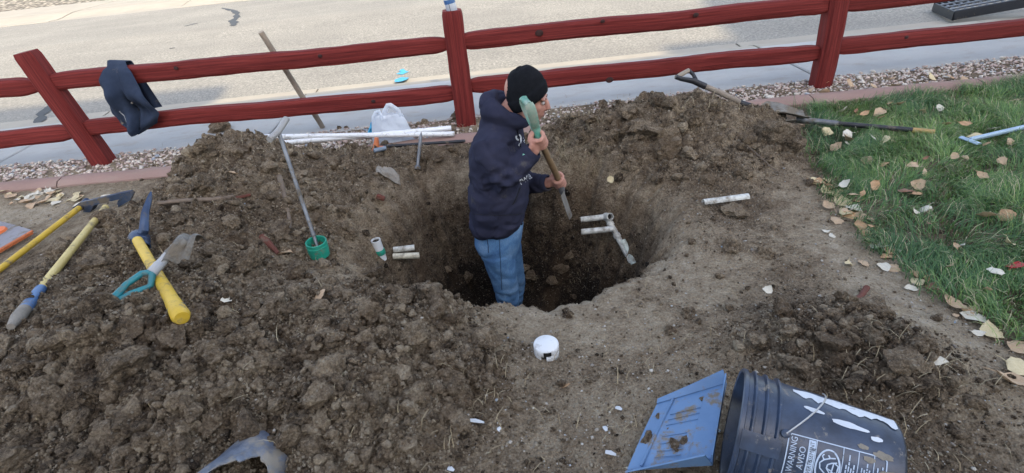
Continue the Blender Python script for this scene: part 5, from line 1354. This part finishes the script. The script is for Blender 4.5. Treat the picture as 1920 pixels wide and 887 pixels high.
# --- beanie
bt0 = hd_(-.008, 0, .020); btop = Pm(972, 127, -.02); bax = (btop-bt0); BL = bax.length; bax.normalize()
bx2 = (HX-bax*HX.dot(bax)).normalized(); by2 = bax.cross(bx2)
bx2 = (bx2+bax*.10).normalized()
V = []; F = []; NB = 48
pr = [(-.040, .092), (-.034, .104), (-.010, .1065), (.012, .1055), (.017, .100), (.019, .0985), (.045, .0955), (.068, .085), (.090, .066), (.110, .044), (BL*.94, .026), (BL, .014), (BL+.004, 0.004)]
for h, r in pr:
    for j in range(NB):
        a = 2*math.pi*j/NB; w = 1+.012*math.sin(a*24)*(r > .03)+.02*mnoise.noise(Vector((math.cos(a)*2, math.sin(a)*2, h*18)))
        dip = -.030*(.5-.5*math.cos(a)) if h < .03 else -.03*(.5-.5*math.cos(a))*max(0, 1-h/.1)
        V.append(bt0+bax*(h+dip+.006*mnoise.noise(Vector((a, h*20, 3))))+bx2*(r*math.cos(a)*w)+by2*(r*.84*math.sin(a)*w))
for i in range(len(pr)-1):
    for j in range(NB): F.append((i*NB+j, i*NB+(j+1) % NB, (i+1)*NB+(j+1) % NB, (i+1)*NB+j))
F.append(tuple((len(pr)-1)*NB+j for j in range(NB)))
o = MB().add(V, F).build('beanie', KNIT, man_, sharp=80); m_ = o.modifiers.new('s', 'SUBSURF'); m_.levels = 1; m_.render_levels = 1
# --- hoodie
hb = MB()
loft(hb, [(hem+Vector((0, 0, -.012)), .128, .180), (hem+Vector((0, 0, .012)), .132, .184), (lerp(hem, belly, .35), .145, .197), (belly, .150, .205), (mid, .146, .208), (chest, .140, .213), (lerp(chest, upc, .6), .132, .212), (upc, .116, .200), (shl, .092, .160), (lerp(shl, nk, .7), .078, .105)])
limb(hb, [lerp(upc, shR, .3), shR, lerp(shR, elR, .45), elR+Vector((-.006, 0, -.006)), lerp(elR, wrR, .35), lerp(elR, wrR, .75), lerp(elR, wrR, .95)], [.085, .080, .074, .068, .064, .056, .046], 22)
limb(hb, [lerp(upc, shL, .3), shL, lerp(shL, elL, .45), elL, lerp(elL, wrL, .35), lerp(elL, wrL, .75), lerp(elL, wrL, .95)], [.085, .080, .074, .068, .064, .056, .046], 22)
ncn = lerp(nk, hc, .20)+HX*.005                                       # hood bunched round the neck
ring = []
for t in np.linspace(0, 2*math.pi, 26):
    c_, s_2 = math.cos(t), math.sin(t)
    ring.append(ncn+FW*(.090*c_-.018)+LT*(.094*s_2)+Vector((0, 0, -.048*c_+.004)))
hb.tube(ring, [(.036+.020*(1-math.cos(t))*.5, .034+.016*(1-math.cos(t))*.5) for t in np.linspace(0, 2*math.pi, 26)], 14)
hb.ell(ncn-FW*.095+Vector((0, 0, .0)), (.058, .100, .062), (FW, LT, UPZ))
hb.ell(ncn-FW*.11+Vector((0, 0, -.05)), (.05, .095, .055), (FW, LT, UPZ))
me = remesh(hb, .0075, 7, .5)
n_ = len(me.vertices); co = np.empty(n_*3); me.vertices.foreach_get('co', co); co = co.reshape(-1, 3); no = np.empty(n_*3); me.vertices.foreach_get('normal', no); no = no.reshape(-1, 3)
def armfold(p):
    p = Vector(p); best = 0
    for a, b, c in ((shR, elR, wrR), (shL, elL, wrL)):
        for q0, q1, k in ((a, b, 0), (b, c, 1)):
            d = q1-q0; t = max(0, min(1, (p-q0).dot(d)/d.length_squared)); dist = (p-q0-d*t).length
            if dist < .11:
                L = d.length; s = t*L
                near = math.exp(-((t-(1 if k == 0 else 0))/.35)**2)+.5*math.exp(-((t-(0 if k == 0 else 1))/.3)**2)
                ang = (p-q0-d*t).normalized().dot(Vector((0, 0, 1)))
                best += near*.0075*math.sin(s*115+ang*3.2+2*mnoise.noise(p*9))
    return best
for i in range(n_):
    p = Vector(co[i]); q = Vector((p.x*6, p.y*6, p.z*13)); r = armfold(p)
    w = .013*mnoise.noise(q)+.007*mnoise.noise(q*2.3+Vector((3, 1, 7)))
    rd = abs(mnoise.noise(Vector((p.x*7+p.z*5, p.y*6, p.z*6-p.x*4)))); w -= .010*max(0, .16-rd)*5
    low = math.exp(-((p.z-hem.z-.035)/.03)**2); w += low*.010
    co[i] = co[i]+no[i]*(w+r)
me.vertices.foreach_set('co', co.ravel()); me.update()
bvh = BVHTree.FromPolygons([tuple(c_) for c_ in co], [tuple(p.vertices) for p in me.polygons])
hoodie = meshobj('hoodie', me, HOOD, man_)
def on_cloth(px, py, lift=.0025, tree=None):
    d = Vector(ray(px, py)).normalized(); loc, nrm, ix, ds = (tree or bvh).ray_cast(Vector(CAM), d)
    return None if loc is None else loc+nrm*lift*(1 if nrm.dot(d) < 0 else -1)
def cloth_text(txt, px, py, size, ang, mat, nm, sx=1.0):
    V, F = text_mesh(txt, 1.0); P = []
    ca, sa = math.cos(ang), math.sin(ang)
    for v in V:
        u, w = v[0]*size*sx, -v[1]*size; P.append(on_cloth(px+u*ca-w*sa, py+u*sa+w*ca))
    good = [f for f in F if all(P[i] is not None for i in f) and max((P[f[0]]-P[f[1]]).length, (P[f[1]]-P[f[2]]).length) < .03]
    P = [p if p is not None else Vector((0, 0, 0)) for p in P]
    used = sorted({i for f in good for i in f}); mp = {k: i for i, k in enumerate(used)}
    if good: MB().add([P[k] for k in used], [tuple(mp[i] for i in f) for f in good]).build(nm, mat, hoodie, smooth=False)
HPR = pmat('hoodie_print_white', (.62, .63, .66), None, 30, .8, .1)
cloth_text('90', 979, 261, 34, R_(-10), HPR, 'print_number', .8); cloth_text('rwa', 985, 336, 22, R_(-30), HPR, 'print_letters', .8)
def blob(pix, mat, nm):
    P = [on_cloth(x, y, .002) for x, y in pix]
    if all(p is not None for p in P): MB().add(P, [tuple(range(len(P)))]).build(nm, mat, hoodie, smooth=False)
blob([(982, 275), (988, 270), (993, 276), (991, 283), (984, 284)], pmat('print_orange', (.50, .16, .06), None, 9, .8, .1), 'print_patch')
blob([(981, 285), (987, 284), (985, 290), (980, 292)], pmat('print_green', (.20, .45, .34), None, 9, .8, .1), 'print_patch')
# pocket opening, hem and cuff seams
def seam(pix, r, mat, nm, parent=hoodie, tree=None, lift=.001):
    P = [on_cloth(x, y, lift, tree) for x, y in pix]; P = [p for p in P if p is not None]
    if len(P) > 2: MB().tube(P, r, 6).build(nm, mat, parent)
DKC = pmat('dark_seam', (.007, .008, .014), None, 9, .9, 0)
seam([(975+2.2*math.sin(t*2)-16*t, 352+32*t) for t in np.linspace(0, 1, 9)], .0035, DKC, 'pocket_opening')
seam([(884+x, 401+2.5*math.sin(x*.033)) for x in np.linspace(4, 96, 20)], .0018, DKC, 'hem_seam')
cup_ = MB(); dR = (wrR-elR).normalized(); dL = (wrL-elL).normalized()
for w_, d_2, e_2 in ((wrR, dR, elR), (wrL, dL, elL)):
    MB().lathe([(.036, -.045), (.046, -.043), (.047, -.02), (.044, .0), (.040, .006), (.034, .004), (.034, -.03)], w_, d_2, 26).build('cuff', HOOD, hoodie)
MB().tube([on_cloth(968, 247, .006), on_cloth(972, 262, .006), on_cloth(973, 276, .008)] if on_cloth(972, 262) else [ncn, ncn+FW*.1, ncn+FW*.1-UPZ*.05], .0024, 6).build('drawstring', KNIT, hoodie)
# --- jeans
jb = MB(); pel = hem+Vector((0, 0, -.02)); ftR = Vector((hem.x-.02, hem.y-.095, FLOOR)); ftL = Vector((hem.x+.03, hem.y+.11, FLOOR))
loft(jb, [(pel+Vector((0, 0, .035)), .122, .165), (pel+Vector((0, 0, -.02)), .128, .172), (pel+Vector((-.010, 0, -.08)), .128, .176), (pel+Vector((-.006, 0, -.14)), .112, .170), (pel+Vector((0, 0, -.19)), .09, .16)])
for ft, s in ((ftR, -1), (ftL, 1)):
    hip = pel+LT*(.088*s)+Vector((0, 0, -.12)); kn = lerp(hip, ft, .50)+FW*.030
    jb.tube([hip, lerp(hip, kn, .5), kn, lerp(kn, ft, .4)-FW*.012, ft+Vector((0, 0, .07))], [(.090, .094), (.078, .082), (.064, .066), (.060, .060), (.058, .058)], 20, up=FW)
me = remesh(jb, .008, 5, .5)
n_ = len(me.vertices); co = np.empty(n_*3); me.vertices.foreach_get('co', co); co = co.reshape(-1, 3); no = np.empty(n_*3); me.vertices.foreach_get('normal', no); no = no.reshape(-1, 3)
for i in range(n_):
    p = Vector(co[i]); dz = (pel.z-p.z)
    w = .006*mnoise.noise(Vector((p.x*7, p.y*7, p.z*6)))
    kk = math.exp(-((dz-.17)/.06)**2)+1.1*math.exp(-((dz-.45)/.12)**2)+1.3*math.exp(-((dz-.68)/.14)**2)
    w += kk*.0045*math.sin(p.z*60+p.x*55-p.y*40+9*mnoise.noise(p*5))*(.4+mnoise.noise(p*8+Vector((5, 5, 5)))); w -= (.002+.007*min(1, kk))*max(0, .12-abs(mnoise.noise(Vector((p.x*6+p.z*5, p.y*6, p.z*7-p.x*6)))))*6
    co[i] = co[i]+no[i]*w
me.vertices.foreach_set('co', co.ravel()); me.update(); jbv = BVHTree.FromPolygons([tuple(c_) for c_ in co], [tuple(p.vertices) for p in me.polygons])
jeans = meshobj('jeans', me, DENIM, man_)
STI = pmat('denim_seam', (.025, .05, .11), None, 9, .9, .1)
seam([(908+1.5*math.sin(t*3)+8*t, 432+22*t+20*t*t) for t in np.linspace(0, 1, 9)], .0022, STI, 'pocket_seam', jeans, jbv); seam([(905, 436), (912, 441), (920, 444), (930, 444)], .0022, STI, 'pocket_seam', jeans, jbv)
seam([(935+6*t, 425+118*t) for t in np.linspace(0, 1, 20)], .0018, STI, 'side_seam', jeans, jbv); seam([(944+26*t, 440-4*t-10*t*t) for t in np.linspace(0, 1, 8)], .002, STI, 'pocket_seam', jeans, jbv)
seam([(890, 424), (900, 431), (915, 435), (935, 434)], .0028, STI, 'waistband', jeans, jbv)
for px, py in ((943, 441), (968, 430)):
    p = on_cloth(px, py, .001, jbv)
    if p is not None: MB().ell(p, (.0045,)*3, None, 8, 6).build('rivet', STEEL, jeans)
seam([(896, 424), (925, 428), (955, 425), (978, 419)], .011, KNIT, 'belt', jeans, jbv, -.002)
for ft in (ftR, ftL):
    MB().tube([ft+Vector((-.07, 0, .035))+FW*0, ft+Vector((0, 0, .045)), ft+FW*.10+Vector((0, 0, .036)), ft+FW*.19+Vector((0, 0, .03))], [(.036, .040), (.046, .046), (.038, .048), (.026, .036)], 16).build('boot', pmat('boot_leather', (.07, .045, .03), None, 9, .7, .3, dirt=.5), man_)
# --- the shovel in his hands
ms = thing('digging_shovel', SH1, 'short shovel with green D grip held by the man', 'shovel')
PAT = pmat('worn_green_paint', (.03, .26, .19), (.36, .36, .30), 10, .5, .3, dirt=.2)
MB().tube([SH0-sdir*.02, lerp(SH0, SH1, .45), SH1+sdir*.005], [.0155, .016, .017], 14, jit=.03).build('shaft', WOODB, ms)
g_top = Vector(W(986, 189, SH0.y-.005)); gd = (g_top-SH0).normalized(); gs = gd.cross(Vector((0, 1, .2))).normalized(); gl = (g_top-SH0).length
gsd = (Vector(CAM)-SH0).normalized()+Vector((.16, 0, 0)); gsd = (gsd-gd*gd.dot(gsd)).normalized()
ctr = [SH0+gd*.015, SH0+gd*gl*.45]
mk = lambda s: [SH0+gd*(gl*.30)+gsd*(.004*s), SH0+gd*(gl*.50)+gsd*(.028*s), SH0+gd*(gl*.75)+gsd*(.047*s), SH0+gd*(gl*.93)+gsd*(.052*s), SH0+gd*(gl*1.0)+gsd*(.045*s)]
MB().tube([SH0-gd*.01, SH0+gd*gl*.18, SH0+gd*gl*.36], [(.018, .018), (.018, .018), (.022, .016)], 14).build('grip_socket', PAT, ms)
for s in (-1, 1): MB().tube(mk(s), [(.010, .018), (.008, .021), (.008, .022), (.010, .021), (.011, .018)], 12, up=gsd).build('yoke_arm', PAT, ms)
MB().tube([SH0+gd*gl*.96+gsd*(.05*t) for t in (-1, -.5, 0, .5, 1)], .0155, 14).build('grip_bar', PAT, ms)
tip = Vector(W(1066, 404, YM+.02)); c0 = SH1+sdir*.0; bd = (tip-c0); bs = bd.normalized().cross(Vector((1, 0, .35))).normalized(); bn = bs.cross(bd.normalized())
MB().tube([c0-sdir*.02, c0+bd*.18, c0+bd*.34], [.019, .019, .014], 14).build('socket', STEEL, ms)
rows = []
for g in np.linspace(0, 1, 12):
    w_ = .085*(1-.75*max(0, g-.55)**1.6*2.0)*(.7+.3*min(1, g*6)); rows.append([c0+bd*(.25+.75*g)+bs*(w_*u)+bn*(.022*(1-u*u)-.012+.01*g) for u in np.linspace(-1, 1, 11)])
MB().sheet(rows, .003).build('blade', MUDSTEEL, ms, sharp=70)

# ------------------------------------------------------------------ fallen leaves
def leaf_mesh(seed, L=1.0):
    r = random.Random(seed); kind = seed % 3; rows = []; n = 9; bend = r.uniform(.3, .9); cup2 = r.uniform(-1.1, 1.1)
    for i in range(n):
        t = i/(n-1)
        w = (math.sin(math.pi*t**.75)**.8*.46 if kind == 0 else math.sin(math.pi*t**.6)**.7*.56 if kind == 1 else math.sin(math.pi*t**1.1)**.9*.34)
        w *= 1+.10*math.sin(i*2.1+seed)
        row = []
        for j in range(7):
            u = j/3-1; row.append(((t-.5)*L, u*w*L*.92, L*(bend*(t-.5)**2*(1 if seed % 2 else -.6)+cup2*.35*u*u*w+.03*math.sin(9*t+4*u+seed)+.06)))
        rows.append(row)
    mb = MB().sheet(rows, .010*L); stem = rows[0][3]
    mb.tube([(stem[0], 0, stem[2]), (stem[0]-.18*L, .03*L, stem[2]+.02*L), (stem[0]-.36*L, .10*L, stem[2]-.03*L)], [.016*L, .012*L, .010*L], 5)
    return mb
LC = {'pale yellow': ((.62, .52, .32), (.50, .40, .22)), 'tan': ((.50, .36, .23), (.38, .26, .16)), 'cream white': ((.64, .60, .50), (.52, .47, .38)), 'rusty brown': ((.26, .13, .07), (.17, .08, .045)), 'red': ((.42, .03, .025), (.30, .02, .02)), 'orange tan': ((.50, .31, .17), (.38, .22, .11))}
LM = {k: pmat('leaf_'+k.replace(' ', '_'), a, b, 16, .6, .3, .002) for k, (a, b) in LC.items()}
leaf_data = {}
for k in LM:
    for s in range(6):
        tmp = leaf_mesh(s+len(k)*7).build('fallen_leaf', LM[k], sharp=80); leaf_data[(k, s)] = tmp.data; bpy.data.objects.remove(tmp)
def leaf(p, size, col, label, group=None, rot=None, cat='leaf'):
    o = bpy.data.objects.new('fallen_leaf', leaf_data[(col, random.randrange(6))]); COL.objects.link(o); o.location = p; o.scale = (size,)*3
    o.rotation_euler = rot or (random.uniform(-.8, .8), random.uniform(-.8, .8), random.uniform(0, 6.28)); return tag(o, label, cat, group)
def lawn_at(px, py, lift=.045):
    p = Vector(G(px, py, .06)); p.z = h1(p.x, p.y)+lift; return p
LAWN_L = [(1650, 208, 26, 'tan'), (1582, 205, 18, 'cream white'), (1690, 192, 22, 'tan'), (1732, 205, 24, 'pale yellow'), (1765, 198, 16, 'cream white'), (1590, 250, 26, 'cream white'), (1588, 258, 30, 'tan'), (1552, 243, 24, 'pale yellow'),
          (1660, 262, 26, 'pale yellow'), (1690, 235, 22, 'tan'), (1626, 295, 26, 'tan'), (1660, 305, 22, 'orange tan'), (1710, 313, 22, 'tan'), (1720, 345, 26, 'tan'), (1700, 350, 34, 'rusty brown'), (1735, 384, 30, 'cream white'), (1640, 345, 26, 'orange tan'),
          (1810, 232, 24, 'orange tan'), (1830, 252, 34, 'pale yellow'), (1860, 238, 22, 'cream white'), (1840, 330, 26, 'tan'), (1850, 405, 36, 'tan'), (1890, 398, 34, 'orange tan'), (1868, 510, 36, 'cream white'), (1795, 462, 16, 'tan'), (1892, 455, 26, 'pale yellow'),
          (1585, 345, 24, 'cream white'), (1600, 362, 18, 'tan'), (1774, 232, 18, 'tan'), (1900, 185, 26, 'tan'), (1620, 215, 20, 'orange tan'), (1540, 225, 18, 'tan'), (1600, 232, 22, 'cream white'), (1855, 540, 22, 'tan'), (1745, 420, 16, 'rusty brown'), (1880, 300, 20, 'tan'),
          (1570, 272, 26, 'tan'), (1640, 258, 18, 'cream white'), (1500, 255, 14, 'tan'), (1790, 290, 18, 'tan'), (1715, 395, 20, 'cream white'), (1668, 190, 16, 'orange tan')]
for px, py, w, c in LAWN_L:
    p = lawn_at(px, py, random.uniform(.04, .065)); leaf(p, w*pxscale(p)*.88, c, c+' fallen leaf lying on the green lawn grass', c+' leaves on the lawn')
for k in range(26):
    px = random.uniform(1540, 1915); py = random.uniform(195, 560)
    if lawn_d(*[np.array([v]) for v in G(px, py)[:2]])[0] < .05: continue
    p = lawn_at(px, py, random.uniform(.03, .05)); c = random.choice(['tan', 'orange tan', 'cream white', 'rusty brown']); leaf(p, random.uniform(10, 18)*pxscale(p), c, c+' fallen leaf lying on the green lawn grass', c+' leaves on the lawn')
p = lawn_at(1908, 498); leaf(p, .075, 'red', 'bright red fallen leaf on the lawn', None, (-.5, .15, .6))
EDGE_L = [(1580, 380, 30, 'pale yellow'), (1600, 395, 32, 'cream white'), (1612, 405, 34, 'tan'), (1585, 402, 28, 'pale yellow'), (1612, 424, 32, 'orange tan'), (1560, 443, 14, 'cream white'), (1548, 436, 14, 'cream white'), (1645, 462, 28, 'cream white'), (1665, 472, 24, 'orange tan'),
          (1590, 498, 22, 'pale yellow'), (1618, 494, 26, 'tan'), (1655, 502, 22, 'cream white'), (1737, 517, 36, 'orange tan'), (1748, 541, 26, 'rusty brown'), (1708, 543, 26, 'cream white'), (1787, 578, 44, 'tan'), (1830, 602, 42, 'cream white'), (1855, 625, 42, 'pale yellow'), (1828, 583, 22, 'pale yellow'),
          (1748, 673, 44, 'cream white'), (1893, 720, 56, 'tan'), (1912, 695, 46, 'pale yellow'), (1905, 655, 34, 'tan'), (1570, 415, 24, 'tan'), (1625, 440, 18, 'orange tan'), (1630, 412, 20, 'tan'), (1605, 380, 22, 'orange tan')]
for k in range(22):
    yy_ = random.uniform(1.05, 2.35); p_ = np.array([float(np.interp(yy_, LAWN_Y, LAWN_X))-.03+random.gauss(0, .035), yy_, .03]); _v, a_, b_, _z = in_view(p_[None]); EDGE_L.append((float(a_[0]), float(b_[0]), random.uniform(15, 30), random.choice(['tan', 'cream white', 'pale yellow', 'orange tan'])))
for px, py, w, c in EDGE_L:
    p = Vector(hit(px, py)); p.z += .006; leaf(p, w*pxscale(p)*1.05, c, c+' fallen leaf on bare soil along the lawn edge', c+' leaves along the lawn edge', (random.uniform(-.25, .25), random.uniform(-.25, .25), random.uniform(0, 6.28)))
for px, py, w, c, lb in [(595, 563, 34, 'tan', 'curled tan leaf on the damp soil below the green cup'), (428, 566, 18, 'cream white', 'pale cream leaf scrap beside the pickaxe handle'), (533, 480, 30, 'tan', 'dead tan leaf beside the dark red root'), (1145, 340, 14, 'pale yellow', 'small yellow leaf on the heap above the manifold'),
                           (1062, 727, 18, 'orange tan', 'small orange tan leaf on packed soil in front of the white cap'), (1218, 378, 12, 'cream white', 'cream leaf bit beside the manifold pipe'), (1440, 546, 16, 'cream white', 'pale leaf scrap on soil between pit and lawn'), (440, 330, 16, 'tan', 'tan leaf on the tall heap above the grey root')]:
    p = Vector(hit(px, py)); p.z += .008; leaf(p, w*pxscale(p)*1.1, c, lb)
for k in range(34):
    px = random.gauss(95, 55); py = 372+random.gauss(0, 12)-.02*px
    if px > 235: continue
    p = Vector(hit(px, py)); p.z += .006; c = random.choice(['cream white', 'tan', 'pale yellow', 'cream white']); leaf(p, random.uniform(10, 26)*pxscale(p), c, c+' dry leaf on the ground along the pink edging', c+' leaves along the pink edging', (random.uniform(-.2, .2), random.uniform(-.2, .2), random.uniform(0, 6.28)))
for k in range(16):
    px = random.uniform(1500, 1900); py = 172-(px-1500)*.075+random.gauss(0, 8); p = Vector(G(px, py, .03)); p.z = h1(p.x, min(p.y, 3.77))+.03
    c = random.choice(['tan', 'orange tan', 'pale yellow']); leaf(p, random.uniform(12, 20)*pxscale(p), c, c+' dry leaf among the pink gravel', c+' leaves among the gravel')
# pale plastic shards on the soil
SHARD = pmat('pale_shard', (.60, .62, .64), None, 8, .5, .1)
for k, (px, py, w, h_) in enumerate([(893, 792, 30, 7), (1145, 852, 20, 10), (937, 808, 6, 14), (1135, 806, 5, 14), (846, 882, 12, 8), (1160, 768, 12, 8)]):
    a = Vector(hit(px-w/2, py-h_/3)); b = Vector(hit(px+w/2, py+h_/3)); a.z += .004; b.z += .006; 
    o = MB().tube([a, lerp(a, b, .5)+Vector((0, 0, .003)), b], [(.002, .006), (.002, .008), (.002, .004)], 6).build('plastic_shard', SHARD, origin=tuple(a)); tag(o, 'small pale plastic shard lying on packed soil', 'shard', 'plastic shards on the soil')
